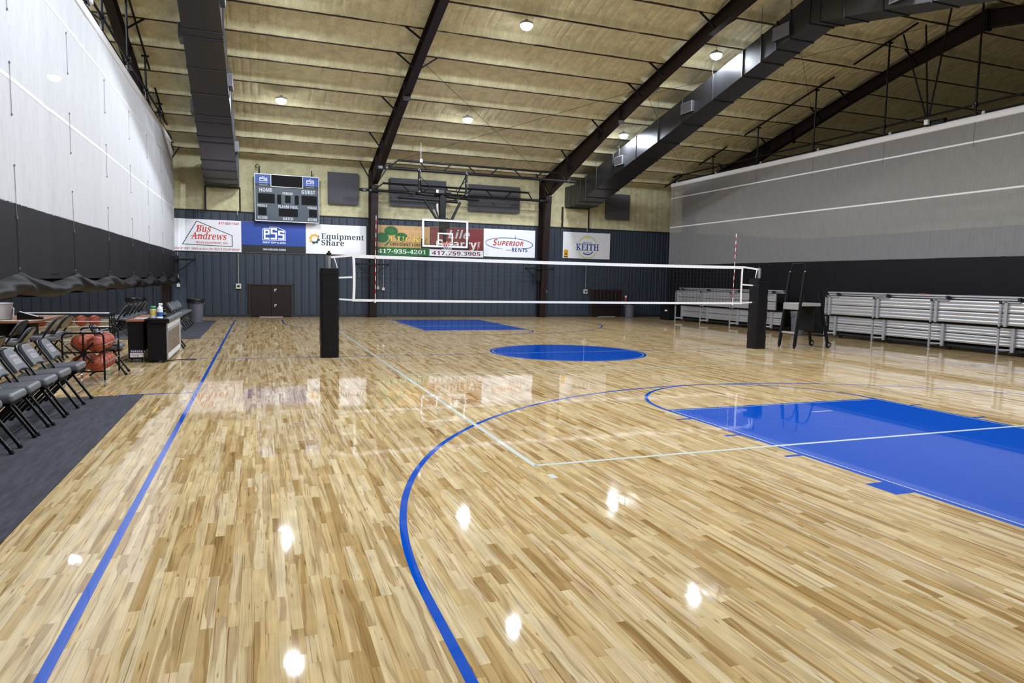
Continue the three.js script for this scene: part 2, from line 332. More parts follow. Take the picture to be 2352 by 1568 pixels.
// far wall ------------------------------------------------------------------------------------
const wallFar = struct('wall_far', 'far wall with dark slate ribbed metal wainscot and yellow spray foam above');
part('wall_slab', box2(XL, XR, 0, EAVE + 0.4, ZF - 0.35, ZF - 0.04), M.sidingDark, wallFar);
const WTOP = 4.14, DOORS = [[-7.12, -5.57], [8.13, 9.73]], DTOP = 1.28;
{
  const P = 0.305, rib = (y0, y1) => {           // one siding panel: flat pan, one tall rib, one low stiffener
    const o = [[0, -0.03], [0, 0], [0.075, 0], [0.082, 0.004], [0.098, 0.004], [0.105, 0], [0.245, 0], [0.26, 0.03], [0.288, 0.03], [0.303, 0], [0.303, -0.03]];
    return extr(o.map(([a, b]) => [a, -b]), y1 - y0).rotateX(-Math.PI / 2).translate(0, y0, 0);
  };
  const full = rib(0, WTOP), over = rib(DTOP + 0.05, WTOP);
  for (let x = -16.4; x < 12.6; x += P) {
    const d = DOORS.some(([a, b]) => x + P > a - 0.02 && x < b + 0.02);
    const m = part('siding_panel', d ? over : full, M.siding, wallFar);
    m.position.set(x, 0, ZF);
  }
  // flashing on top of the wainscot
  part('flashing', box2(XL, XR, WTOP, WTOP + 0.035, ZF - 0.04, ZF + 0.05), M.sidingDark, wallFar);
  const foam = grid(560, 26, (u, v) => {
    const x = XL + (XR - XL) * u, y = WTOP + 0.03 + (EAVE - WTOP + 0.06) * v;
    const ph = ((x + 40) % 0.305) / 0.305, ribv = Math.exp(-(((ph - 0.85) / 0.1) ** 2)) * 0.022;
    const girt = 0.05 * Math.exp(-(((y - 4.42 - 0.02 * noise(x * 1.3, 2)) / 0.07) ** 2)) + 0.16 * Math.max(0, (y - EAVE + 0.32) / 0.32) ** 2;
    return [x, y, ZF + ribv + girt + 0.03 * (fbm(x * 1.4, y * 1.4, 3) - 0.5)];
  }, (p) => [p[0] / 2, p[1] / 2]);
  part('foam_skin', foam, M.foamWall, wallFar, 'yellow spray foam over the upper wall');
  for (const [a, b] of [[-8.68, -7.48], [6.5, 7.78]]) {   // foamed patches under the duct openings
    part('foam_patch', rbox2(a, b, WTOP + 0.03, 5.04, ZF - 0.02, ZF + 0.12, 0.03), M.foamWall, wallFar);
    for (const x of [a - 0.03, b + 0.03]) part('patch_jamb', box2(x - 0.025, x + 0.025, WTOP + 0.03, 5.1, ZF, ZF + 0.13), M.redDark, wallFar);
  }
}
const base = struct('baseboard_far', 'black base strip along the far wall');
{ let x = XL; for (const [a, b] of [...DOORS, [XR, XR]]) { part('base_strip', box2(x, a - 0.06, 0, 0.11, ZF, ZF + 0.045), M.sidingDark, base); x = b + 0.06; } }
DOORS.forEach(([a, b], i) => {
  const d = struct('door_' + (i + 1), i ? 'low black brown double doors beside the fire extinguisher' : 'low dark brown double doors under the scoreboard');
  const mid = (a + b) / 2;
  for (const [x0, x1] of [[a + 0.01, mid - 0.006], [mid + 0.006, b - 0.01]]) part('door_leaf', rbox2(x0, x1, 0.02, DTOP - 0.02, ZF - 0.03, ZF + 0.03, 0.006), M.door, d);
  part('door_jamb', [box2(a - 0.05, a, 0, DTOP, ZF - 0.03, ZF + 0.05), box2(b, b + 0.05, 0, DTOP, ZF - 0.03, ZF + 0.05)], M.redDark, d);
  part('door_head', box2(a - 0.05, b + 0.05, DTOP, DTOP + 0.05, ZF - 0.03, ZF + 0.05), M.redDark, d);
  part('threshold', box2(mid - 0.45, mid + 0.45, 0, 0.015, ZF - 0.01, ZF + 0.1), M.plate, d);
  if (!i) for (const y of [0.48, 1.1]) part('latch', [rbox(0.1, 0.05, 0.02, mid + 0.17, y + 0.02, ZF + 0.04, 0.008), rbox(0.05, 0.1, 0.02, mid + 0.15, y - 0.02, ZF + 0.04, 0.008)], M.plate, d);
});
// other walls (mostly out of view)
function sideWall(name, label, x0, x1, z0, z1) {
  const w = struct(name, label), h = z0 === z1 ? 0 : 1;
  part('wainscot', box2(x0, x1, 0, WTOP, z0, z1), M.wallPlain, w);
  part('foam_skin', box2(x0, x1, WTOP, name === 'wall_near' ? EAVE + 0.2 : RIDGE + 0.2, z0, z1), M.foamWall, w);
}
sideWall('wall_near', 'wall behind the camera', XL, XR, ZN, ZN + 0.3);
sideWall('wall_left', 'end wall of the neighbouring court', XL - 0.3, XL, ZF - 0.35, ZN + 0.3);
sideWall('wall_right', 'end wall of the dark neighbouring court', XR, XR + 0.3, ZF - 0.35, ZN + 0.3);

// roof ----------------------------------------------------------------------------------------
const PURLINS = [-0.9, -2.2, -3.5, -4.8, -6.1, -7.4, -8.72, -10.06, -11.4, -12.72, -14.05];
const ceiling = struct('ceiling', 'sloped roof sprayed with yellow foam between steel purlins');
{
  const prof = (z, x) => {                        // drop of the foam below the deck around the purlins
    let d = 0; for (const p of PURLINS) { const s = z - p, w = 0.055 + 0.05 * fbm(x * 2.1, p * 7, 2); d = Math.max(d, Math.abs(s) < 0.03 ? 1 : s > 0 ? Math.exp(-(((s - 0.03) / w) ** 4)) : Math.exp(-(((s + 0.03) / 0.035) ** 2))); }
    return d;
  };
  const zs = []; { const set = new Set(); for (const p of PURLINS) for (const s of [-0.2, -0.1, -0.06, -0.03, 0, 0.03, 0.08, 0.11, 0.14, 0.18, 0.24, 0.34, 0.5, 0.7, 0.9]) set.add(+(p + s).toFixed(3)); set.add(0); set.add(-15); for (const z of [...set].sort((a, b) => a - b)) if (z <= 0 && z >= -15) zs.push(z); }
  const half = (sgn, nx, xa, xb) => grid(nx, zs.length - 1, (u, v) => {
    const z = zs[Math.round(v * (zs.length - 1))], x = xa + (xb - xa) * u, q = (x + 40 + 0.04 * (fbm(x * 0.7, z * 0.9, 2) - 0.5)) / 0.235, ph = q - Math.floor(q), bay = PURLINS.findIndex((p) => z > p);
    const crease = Math.exp(-(((ph - 0.5) / 0.13) ** 2)) * 0.034 * Math.max(0, noise(Math.floor(q) * 3.7, bay * 2.3 + z * 0.25) * 1.5 - 0.25);
    const wav = 0.6 + 0.8 * fbm(x * 1.1 + 3, z * 0.7, 2), d = prof(z, x), lump = 0.05 * (fbm(x * 1.7, z * 1.7, 3) - 0.5) + 0.022 * (fbm(x * 8, z * 5, 2) - 0.5);
    return [x, roofY(z) - 0.205 * d - (1 - d) * (0.035 * wav - crease) + lump * (0.5 + 0.5 * (1 - d)), z * sgn];
  }, (p) => [p[0] / 2, p[2] / 2]);
  part('foam_deck', half(1, 120, XL, -12), M.foam, ceiling); part('foam_deck', half(1, 900, -12, 15), M.foam, ceiling, 'yellow spray foam on the roof slope over the court'); part('foam_deck', half(1, 90, 15, XR), M.foam, ceiling);
  part('foam_deck', half(-1, 260, XL, XR), M.foam, ceiling, 'yellow spray foam on the near roof slope');
  part('roof_panel', [extr([[ZF - 0.4, roofY(15.3) + 0.12], [0, RIDGE + 0.12], [15.6, roofY(15.6) + 0.12], [15.6, roofY(15.6) + 0.3], [0, RIDGE + 0.3], [ZF - 0.4, roofY(15.3) + 0.3]], XR - XL + 0.6).rotateY(-Math.PI / 2).translate(XR + 0.3, 0, 0)], M.sidingDark, ceiling);
  for (const p of PURLINS) for (const s of [1, -1]) part('purlin', box2(XL, XR, roofY(p) - 0.216, roofY(p) - 0.02, s * p - 0.042, s * p + 0.03), M.redDark, ceiling);
}
// rigid steel frames
const FRAMES = [-10.12, -2.3, 5.42, 13.12];
const FRAME_LABELS = ['dark red steel frame rising beside the white curtain', 'dark red tapered steel frame between the scoreboard and the hoop', 'dark red tapered steel frame between the hoop and the right duct', 'dark red steel frame behind the grey curtain'];
FRAMES.forEach((fx, fi) => {
  const f = thing('steel_frame', FRAME_LABELS[fi], 'steel frame', [fx, 0, 0], 0, 'rigid steel frames of the hall');
  const D = (z) => { const a = Math.abs(z), k = [[0, 0.5], [2.5, 0.36], [5, 0.36], [9, 0.5], [12, 0.75], [14.6, 0.9]]; for (let i = 1; i < k.length; i++) if (a <= k[i][0]) { const t = (a - k[i - 1][0]) / (k[i][0] - k[i - 1][0]); return k[i - 1][1] + t * (k[i][1] - k[i - 1][1]); } return 0.9; };
  for (const s of [-1, 1]) {
    const zs = [14.82, 14, 12, 9, 5, 2.5, 0], top = zs.map((z) => [s * z, steelTop(z)]), bot = zs.filter((z) => z <= 14).map((z) => [s * z, steelTop(z) - D(z)]);
    const web = extr([...top, ...bot.slice().reverse()], 0.014).rotateY(-Math.PI / 2).translate(0.007, 0, 0);
    const seg = (pts, w) => pts.slice(1).map((q, i) => bar([0, pts[i][1], pts[i][0]], [0, q[1], q[0]], w, 0.016));
    part('rafter', [web, ...seg(top, 0.22), ...seg(bot, 0.22)], M.red, f);
    const col = extr([[s * 14.84, 0], [s * 14.5, 0], [s * 14.0, steelTop(14) - 0.9], [s * 14.84, steelTop(14.84) - 0.02]], 0.014).rotateY(-Math.PI / 2).translate(0.007, 0, 0);
    part('column', [col, bar([0, 0, s * 14.5], [0, steelTop(14) - 0.9, s * 14.0], 0.28, 0.018, [0, 0, 1]), bar([0, 0, s * 14.84], [0, steelTop(14.84), s * 14.84], 0.28, 0.018, [0, 0, 1])], M.red, f);
    for (const g of [box(0.24, 0.018, 0.82, 0, steelTop(14) - 0.9, s * 14.42), ...[13.3, 11.9, 9.2].map((z) => box(0.22, D(z), 0.014, 0, steelTop(z) - D(z) / 2, s * z))]) part('stiffener', g, M.red, f);
    part('splice_plate', box(0.24, 0.6, 0.03, 0, steelTop(0) - 0.28, s * 0.03), M.red, f); part('splice_plate', box(0.23, 0.62, 0.03, 0, steelTop(7.6) - 0.28, s * 7.6), M.red, f);
    for (const k of [1, 3, 4, 6, 8, 10]) {
      const zz = s * -PURLINS[k];
      for (const sx of (k % 3 === 1 ? [-1, 1] : [-1])) part('flange_brace', bar([sx * 0.08, steelTop(zz) - D(zz) + 0.03, zz], [sx * 0.62, steelTop(zz) + 0.02, zz], 0.045, 0.045), M.black, f);
    }
    part('base_plate', box(0.34, 0.025, 0.44, 0, 0.0125, s * 14.66), M.red, f);
  }
});
// thin cross brace rods under the roof
[[-2.1, -14, 5.2, -6.2], [-2.1, -6.2, 5.2, -14], [5.7, -6.4, 12.9, 0.1], [5.7, 0.1, 12.9, -6.4], [5.7, -14, 12.9, -6.4], [5.7, -6.4, 12.9, -14]].forEach(([x0, z0, x1, z1], i) =>
  single('brace_rod', rod([x0, steelTop(z0) - 0.12, z0], [x1, steelTop(z1) - 0.12, z1], 0.006, 6), M.blackMatte, i < 2 ? 'thin steel cross brace rod above the hoop bay' : 'thin steel cross brace rod beside the right duct', 'brace rod', i < 2 ? 'brace rods over the hoop bay' : 'brace rods by the right duct'));

// high bay lights -----------------------------------------------------------------------------
{
  const make = (label, hk) => {
    const t = thing('high_bay_light', label, 'ceiling light');
    part('housing', lathe([[0.001, 0.13], [0.05, 0.13], [0.06, 0.075], [0.16, 0.06], [0.185, 0.035], [0.19, 0.0], [0.175, -0.005], [0.001, 0.004]], 28), M.alumDull, t);
    part('hook', [rod([0, 0.12, 0], [0, hk, 0], 0.008, 8), rod([-0.02, hk - 0.01, 0], [0.02, hk - 0.01, 0], 0.012, 8)], M.steel, t);
    part('lens', lathe([[0.001, -0.15], [0.05, -0.145], [0.1, -0.125], [0.145, -0.085], [0.17, -0.04], [0.178, -0.008], [0.001, -0.006]], 28), M.lens, t, 'glowing round lens');
    return t;
  };
  const cols = [[-12.25, 'behind the white curtain'], [-6.05, 'right of the left duct'], [0.15, 'in the hoop bay'], [6.35, 'beside the shiny right duct']];
  const rows = [[-9.08, 'on the far slope low down'], [-3.5, 'on the far slope by the ridge'], [3.5, 'on the near slope by the ridge'], [9.08, 'on the near slope low down']];
  for (const [x, xl] of cols) for (const [z, zl] of rows) {
    const t = make(`round high bay light ${xl}, ${zl}`, Math.abs(z) < 5 ? 0.25 : 0.38), y = steelTop(z) - 0.25;
    t.position.set(x, y, z); t.userData.group = 'high bay lights under the roof';
    const p = new THREE.SpotLight(LAMP_COLOR, LAMP_INTENSITY * (z > 0 ? 1.12 : 0.92), 0, 1.57, 0.15, 2);
    const side = new THREE.PointLight(LAMP_COLOR, 2.5, 0, 2); side.position.set(x, y - 0.07, z); side.castShadow = true; side.shadow.radius = 5; scene.add(side);   // sideways glow of the dome
    p.position.set(x, y - 0.12, z); p.target.position.set(x, 0, z); p.castShadow = true; p.shadow.radius = 7; scene.add(p, p.target);
  }
}

// air ducts -----------------------------------------------------------------------------------
function duct(label, cx, drift, taper, seams, regs) {
  const t = thing('air_duct', label, 'air duct', [0, 0, 0], 0, 'sheet metal air ducts under the roof');
  const bot = (z) => z < -13.9 ? 5.08 : z < -12.5 ? 5.08 + (z + 13.9) * 0.243 : z < 0.2 ? 5.42 + 0.228 * (z + 12.5) : 8.316 - 0.2 * (z - 0.2);
  const hgt = (z) => Math.max(0.72, 0.92 - 0.016 * (Math.min(z, 20) + 14)), hw = (z) => Math.max(0.39, 0.58 - taper * (z + 13.5));
  const off = (z) => cx + drift * (Math.min(13.5, Math.max(0, z + 13)) - Math.min(9, Math.max(0, z - 1)));
  const ring = (z, e) => { const c = off(z), w = hw(z) + e, b = bot(z) - e, h = bot(z) + hgt(z) + e; return [[c - w, b, z], [c + w, b, z], [c + w, h, z], [c - w, h, z]]; };
  const loft = (A, B) => {
    const pos = [], idx = []; const q = (a, b, c, d) => { const o = pos.length / 3; pos.push(...a, ...b, ...c, ...d); idx.push(o, o + 1, o + 2, o, o + 2, o + 3); };
    for (let i = 0; i < 4; i++) { const j = (i + 1) % 4; q(A[j], A[i], B[i], B[j]); }
    q(A[0], A[1], A[2], A[3]); q(B[3], B[2], B[1], B[0]);
    const uv = []; for (let i = 0; i < pos.length; i += 3) uv.push((pos[i] + pos[i + 1]) / 2, pos[i + 2] / 2);
    const g = new THREE.BufferGeometry(); g.setAttribute('position', new THREE.Float32BufferAttribute(pos, 3)); g.setAttribute('uv', new THREE.Float32BufferAttribute(uv, 2)); g.setIndex(idx); return plain((g.computeVertexNormals(), g));
  };
  for (let i = 1; i < seams.length; i++) part('duct_section', loft(ring(seams[i - 1], 0), ring(seams[i], 0)), M.galv, t);
  for (const z of seams.slice(1)) { const a = ring(z - 0.022, 0.02), b = ring(z + 0.022, 0.02); part('duct_flange', loft(a, b), M.galvDark, t); }
  for (const [z, side] of regs) {                  // side grilles in short collars
    const x = off(z) + side * hw(z), yc = bot(z) + hgt(z) * 0.42, s = side;
    const g = part('register', [box2(Math.min(x, x + s * 0.1), Math.max(x, x + s * 0.1), yc - 0.17, yc + 0.17, z - 0.3, z + 0.3)], M.galv, t);
    part('register_frame', [[yc - 0.175, yc - 0.145], [yc + 0.145, yc + 0.175]].map(([a, b]) => box2(x + s * 0.105 - 0.008, x + s * 0.105 + 0.008, a, b, z - 0.31, z + 0.31)).concat([[z - 0.31, z - 0.28], [z + 0.28, z + 0.31]].map(([a, b]) => box2(x + s * 0.105 - 0.008, x + s * 0.105 + 0.008, yc - 0.145, yc + 0.145, a, b))), M.grille, g);
    for (let k = 0; k < 9; k++) part('louver', bar([x + s * 0.108, yc - 0.13 + k * 0.0325, z - 0.28], [x + s * 0.108, yc - 0.13 + k * 0.0325, z + 0.28], 0.004, 0.027, [s * 0.6, 1, 0]), M.grille, g);
  }
  for (const z of seams.filter((q, i) => i % 2 === 1 && q > -13)) part('hanger', [-1, 1].map((s) => rod([off(z) + s * (hw(z) + 0.015), bot(z), z], [off(z) + s * (hw(z) + 0.015), roofY(z) - 0.1, z], 0.005, 6)), M.galvDark, t);
}
duct('grey sheet metal duct running up the roof left of the scoreboard', -8.065, 0.009, 0.0137, [-14.86, -14.2, -13.9, -13.4, -12.6, -11.7, -10.22, -9.78, -8.8, -8.3, -6.95, -5.57, -4.1, -3.78, -2.3, -1, 0.2, 1.6, 3, 4.6, 6.2, 8, 10], [[-4.6, -1], [-8.6, -1], [-11.4, 1], [-6.8, 1], [-2.8, 1]]);
duct('shiny grey sheet metal duct running up the roof between hoop and grey curtain', 7.2, -0.028, 0.02, [-14.86, -14.25, -13.85, -13.35, -12.8, -11.8, -10.35, -9.85, -8.55, -7.03, -5.57, -3.9, -2.45, -1.65, -1.02, -0.5, 0.2, 0.55, 1.3, 2.4, 3.6, 5, 6.6, 8.4, 10.4], [[-9.7, -1], [-5.15, -1], [-0.75, -1], [2.95, -1]]);

/* ------------------------------------------------------------------ divider curtains */
const STATIONS = [12.7, 9.77, 6.85, 3.92, 0.97, -1.95, -4.87, -7.8, -10.6, -13.5];
function curtain(label, x, face, z0, z1, top, low, seamY, lifted) {
  const t = thing('divider_curtain', label, 'curtain', [x, 0, 0], 0, 'divider curtains on both sides of the court');
  const n = 300, fold = (z, y) => 0.026 * (fbm(z * 2.2, y * 0.12, 3) - 0.5) + 0.05 * (fbm(z * 0.5 + 9, y * 0.25, 2) - 0.5);
  const sheet = (ya, yb, m) => grid(n, m, (u, v) => { const z = z0 + (z1 - z0) * u, y = ya + (yb - ya) * v; return [fold(z, y), y, z]; }, (p) => [p[2] / 1.2, p[1] / 1.2]);
  part('white_mesh', sheet(2.52, top, 30), lifted ? M.clothWhite : M.clothMesh, t, lifted ? 'white translucent upper fabric' : 'pale see through mesh fabric');
  part('black_skirt', sheet(low, 2.53, 8), M.clothBlack, t, 'black vinyl lower skirt');
  for (const y of seamY) part('seam', grid(n, 1, (u, v) => { const z = z0 + (z1 - z0) * u, yy = y + (v - 0.5) * 0.05; return [fold(z, yy) + face * 0.004, yy, z]; }), M.clothSeam, t);
  part('top_pocket', grid(n, 8, (u, v) => { const z = z0 + (z1 - z0) * u, a = v * Math.PI * 2; return [Math.cos(a) * 0.045, top - 0.08 + Math.sin(a) * 0.1, z]; }), M.clothSeam, t);
  for (const z of STATIONS) if (z > z0 && z < z1) for (const [a, b] of [[6.25, 5.55], [5.6, 4.95], [4.3, 3.65], [3.01, 2.36], [2.34, 1.69]]) {
    if ((a === 6.25) === lifted) continue; if (b < low) continue;
    part('lift_strap', bar([fold(z, a) + face * 0.008, a, z], [fold(z, b) + face * 0.008, b, z], 0.004, 0.009, [0, 0, 1]), a < 2.53 ? M.blackMatte : M.strap, t);
    for (const q of [a, b]) part('strap_ring', box(0.012, 0.026, 0.026, fold(z, q) + face * 0.01, q, z), M.strap, t);
  }
  if (lifted) {                                    // hem gathered up into swags between the lift straps
    part('gathered_hem', grid(420, 14, (u, v) => {
      const z = z0 + (z1 - z0) * u; let k = 1e9; for (const s of STATIONS) k = Math.min(k, Math.abs(z - s)); k = Math.min(1, k / 1.47);
      const yt = 1.66 - 0.14 * Math.sqrt(k) - 0.02 * k, yb = 1.34 - 0.07 * k, a = v * Math.PI, bulge = 0.09 + 0.1 * k + 0.03 * fbm(z * 3, v * 3, 2) * (1 - k);
      const cr = 0.03 * (1 - k) * Math.sin(v * 9 + z * 7);
      return [face * (0.02 + bulge * Math.sin(a) + cr), yt + (yb - yt) * v, z];
    }, (p) => [p[2] / 1.2, p[1] / 1.2]), M.clothBlack, t, 'black hem gathered into swags');
    part('gathered_hem_back', grid(200, 8, (u, v) => { const z = z0 + (z1 - z0) * u; return [-face * 0.1 * Math.sin(v * Math.PI), 1.62 + (1.3 - 1.62) * v, z]; }), M.clothBlack, t);
  }
  // the pipework that carries it
  const r = thing('curtain_rig', face > 0 ? 'black pipe rig carrying the lit white curtain' : 'black pipe rig carrying the grey curtain beside the bleachers', 'pipe rig', [x, 0, 0], 0, 'pipe rigs above the curtains');
  const yp = top + 0.05, yu = top + 0.3;
  part('drive_pipe', rod([0, yp, z0], [0, yp, z1], 0.024, 10), M.black, r);
  part('upper_pipe', rod([face * 0.02, yu, z0], [face * 0.02, yu, z1], 0.03, 10), M.black, r);
  for (const z of STATIONS) if (z > z0 + 0.1 && z < z1) {
    const yt = steelTop(z) + 0.02;
    part('drop_post', rod([face * 0.02, yu - 0.2, z], [face * 0.02, yt - 0.06, z], 0.028, 8), M.black, r);
    part('clamp', [rbox(0.12, 0.1, 0.09, face * 0.02, yu, z, 0.01), rbox(0.09, 0.09, 0.07, 0, yp, z, 0.01), rbox(0.2, 0.04, 0.1, face * 0.02, yt - 0.07, z, 0.008)], M.blackGloss, r);
    part('clamp_bolt', [-1, 1].flatMap((s) => [rod([face * 0.085, yu + s * 0.03, z + 0.03 * s], [face * 0.1, yu + s * 0.03, z + 0.03 * s], 0.012, 6)]), M.steel, r);
    part('strap_reel', rod([-0.03, yp - 0.005, z + 0.22], [0.04, yp - 0.005, z + 0.22], 0.05, 14), M.alumDull, r);
  }
  for (const [a, b] of [[-14.3, -12.9], [-11.6, -9.7], [-8.6, -4.1], [-3.3, -1.0], [0.4, 2.6], [3.2, 7.4]]) if (b < z1) part('strut_rail', bar([face * 0.02, steelTop(a) + 0.0, a], [face * 0.02, steelTop(b) + 0.0, b], 0.045, 0.045), M.black, r);
  part('diagonal_brace', [rod([0, yu, -0.55], [0.0, steelTop(-1.5) - 0.05, -1.5], 0.024, 8), rod([0, yu, -0.5], [0.3, steelTop(-1.0) - 0.02, -1.0], 0.024, 8), rod([0, yu, -0.45], [0.0, steelTop(0) - 0.02, 0.05], 0.026, 8)], M.black, r);
  const mo = part('drive_motor', [rod([face * 0.02, yp + 0.02, -0.3], [face * 0.02, yp + 0.02, 0.1], 0.075, 14), rbox(0.16, 0.16, 0.14, face * 0.02, yp + 0.02, -0.4, 0.02)], M.blackGloss, r);
  part('motor_label_box', rbox(0.1, 0.14, 0.12, face * 0.1, yp + 0.06, -0.42, 0.008), M.whiteGloss, mo, 'small white control box');
}
curtain('white divider curtain with black gathered hem lifted above the tables', -9.75, 1, -14.2, 13.4, 6.55, 1.55, [4.11, 5.72], true);
curtain('grey white divider curtain with black skirt hanging behind the bleachers', 11.6, -1, -13.75, 13.4, 6.35, 0.03, [4.3, 5.66], false);

/* ------------------------------------------------------------------ sponsor boards and scoreboard */
function fit(g, text, x, y, w, font, color, align = 'left', sx) {
  g.save(); g.font = font; g.fillStyle = color; g.textBaseline = 'alphabetic'; const m = g.measureText(text).width || 1;
  const k = w / m; g.translate(x, y); g.scale(sx ?? k, 1); g.textAlign = align; g.fillText(text, 0, 0); g.restore();
}
const BW = 1024, BH = 512;
function essLogo(g, x, y, w, h, stroke = true) {   // three blocky letters e S S inside a house outline
  g.save(); g.translate(x, y); g.scale(w / 220, h / 130); g.fillStyle = '#eef2fa'; g.strokeStyle = '#eef2fa'; g.lineWidth = 5;
  if (stroke) { g.beginPath(); g.moveTo(3, 127); g.lineTo(3, 28); g.lineTo(18, 18); g.lineTo(70, 18); g.lineTo(70, 3); g.lineTo(140, 3); g.lineTo(165, 14); g.lineTo(195, 24); g.lineTo(217, 38); g.lineTo(217, 127); g.closePath(); g.stroke(); }
  const R = (...a) => g.fillRect(...a);
  R(14, 28, 16, 92); R(14, 28, 54, 15); R(52, 28, 16, 44); R(14, 62, 54, 14); R(14, 105, 54, 15);
  R(78, 12, 60, 16); R(78, 12, 18, 54); R(78, 54, 60, 16); R(120, 54, 18, 66); R(78, 104, 60, 16); R(120, 12, 18, 24);
  R(148, 34, 60, 15); R(148, 34, 18, 46); R(148, 66, 60, 15); R(190, 66, 18, 54); R(148, 105, 60, 15); R(190, 34, 18, 22);
  g.restore();
}
const boards = [
  ['white sponsor board with red script name inside a black roof outline', [-9.88, -7.43, 2.57, 3.8], (g) => {
    g.fillStyle = '#e9e9ee'; g.fillRect(0, 0, BW, BH);
    g.strokeStyle = '#14181c'; g.lineWidth = 11; g.lineJoin = 'miter'; g.beginPath(); g.moveTo(355, 28); g.lineTo(885, 245); g.lineTo(885, 425); g.lineTo(140, 405); g.closePath(); g.stroke();
    fit(g, 'Bus', 335, 200, 225, 'italic bold 150px serif', '#c2342c'); fit(g, 'Andrews', 265, 320, 530, 'italic bold 150px serif', '#c2342c');
    g.strokeStyle = '#c2342c'; g.lineWidth = 9; g.beginPath(); g.moveTo(345, 120); g.quadraticCurveTo(400, 85, 470, 100); g.moveTo(262, 275); g.quadraticCurveTo(330, 255, 470, 262); g.stroke();
    fit(g, 'TRUCK EQUIPMENT, INC.', 330, 388, 505, 'bold 42px sans-serif', '#b3302b');
    fit(g, '417-869-1541', 680, 70, 320, 'bold 56px sans-serif', '#b3302b');
    fit(g, 'SINCE 1937  SPECIALISTS IN TRUCK EQUIPMENT', 14, 490, 985, 'bold 44px sans-serif', '#b3302b');
  }],
  ['blue sponsor board with white block letter logo and black strip', [-7.42, -4.98, 2.57, 3.8], (g) => {
    g.fillStyle = '#0f3f9c'; g.fillRect(0, 0, BW, BH); g.fillStyle = '#07090d'; g.fillRect(0, 385, BW, BH);
    essLogo(g, 325, 70, 375, 230); fit(g, 'EMERY SAPP & SONS', 328, 350, 370, 'bold 42px sans-serif', '#eef2fa'); fit(g, '100% EMPLOYEE OWNED', 328, 468, 372, 'bold 44px sans-serif', '#dfe3ea');
  }],
  ['white sponsor board with gear logo and dark slab serif name', [-4.97, -2.53, 2.6, 3.81], (g) => {
    g.fillStyle = '#e9e9ee'; g.fillRect(0, 0, BW, BH);
    for (let k = 0; k < 8; k++) { const a = k * Math.PI / 4 + 0.2; g.save(); g.translate(140, 255); g.rotate(a); g.fillStyle = k >= 3 && k < 7 ? '#e0a42c' : '#24404a'; g.fillRect(58, -18, 32, 36); g.restore(); }
    g.lineWidth = 30; g.strokeStyle = '#e0a42c'; g.beginPath(); g.arc(140, 255, 62, 2.4, 6.0); g.stroke(); g.strokeStyle = '#24404a'; g.beginPath(); g.arc(140, 255, 62, 6.1, 8.55); g.stroke();
    fit(g, 'Equipment', 250, 250, 735, 'bold 132px serif', '#1c2b30'); fit(g, 'Share', 250, 362, 395, 'bold 132px serif', '#1c2b30');
  }],
  ['wood coloured sponsor board with green clover and yellow lettering', [-2.14, 0.18, 2.64, 3.9], (g) => {
    g.fillStyle = '#c79f68'; g.fillRect(0, 0, BW, BH);
    for (let i = 0; i < 60; i++) { g.fillStyle = i % 2 ? 'rgba(150,105,55,0.16)' : 'rgba(235,205,150,0.16)'; g.fillRect(0, i * 6.2, BW, 3 + (i * 7) % 5); }
    g.fillStyle = '#1c6b2c'; for (const [x, y, rx, ry] of [[285, 95, 130, 78], [120, 215, 125, 85], [480, 190, 120, 72]]) { g.beginPath(); g.ellipse(x, y, rx, ry, 0, 0, 7); g.fill(); }
    g.strokeStyle = '#1c6b2c'; g.lineWidth = 26; g.beginPath(); g.moveTo(300, 190); g.quadraticCurveTo(270, 290, 170, 350); g.stroke();
    fit(g, 'LUCKY', 262, 285, 735, 'bold 130px serif', '#20262e'); fit(g, 'LUCKY', 255, 277, 735, 'bold 130px serif', '#e2c040');
    fit(g, 'DISCOUNT LUMBER', 262, 345, 735, 'bold 60px sans-serif', '#1b2128');
    g.fillStyle = '#176b29'; g.fillRect(0, 378, BW, BH); fit(g, '417-935-4201', 40, 480, 930, 'bold 100px serif', '#f0f0ea');
  }],
  ['dark red sponsor board with pale slanted name behind the glass backboard', [0.19, 2.64, 2.66, 3.92], (g) => {
    g.fillStyle = '#6d1518'; g.fillRect(0, 0, BW, BH);
    fit(g, 'Lile', 320, 190, 430, 'italic bold 210px sans-serif', '#b9b4b0'); fit(g, 'Quarry', 105, 360, 790, 'bold 200px sans-serif', '#d6d4d2');
    g.save(); g.translate(915, 235); g.rotate(Math.PI / 2); fit(g, 'Inc..', 0, 0, 150, 'bold 62px sans-serif', '#d6d4d2'); g.restore();
    g.fillStyle = '#dcdce0'; g.fillRect(0, 395, BW, BH); fit(g, '417.759.3905', 40, 492, 935, 'bold 96px sans-serif', '#5a1316');
  }],
  ['white sponsor board with blue ellipse around red name', [2.66, 5.13, 2.71, 3.95], (g) => {
    g.fillStyle = '#e7e8ee'; g.fillRect(0, 0, BW, BH);
    g.strokeStyle = '#2d4f8e'; g.lineWidth = 7; for (const d of [0, 14]) { g.beginPath(); g.ellipse(500 + d * 0.5, 265, 480 - d, 112 - d * 0.6, 0.02, 2.0 - d * 0.01, 7.2); g.stroke(); }
    g.fillStyle = '#2d4f8e'; g.beginPath(); g.moveTo(625, 85); g.lineTo(636, 190); g.lineTo(622, 150); g.lineTo(612, 190); g.closePath(); g.fill();
    fit(g, 'S', 165, 305, 85, 'italic bold 165px sans-serif', '#b3282a'); fit(g, 'UPERIOR', 252, 300, 530, 'italic bold 118px sans-serif', '#b3282a'); fit(g, 'RENTS', 545, 408, 330, 'bold 104px sans-serif', '#1f3d7a');
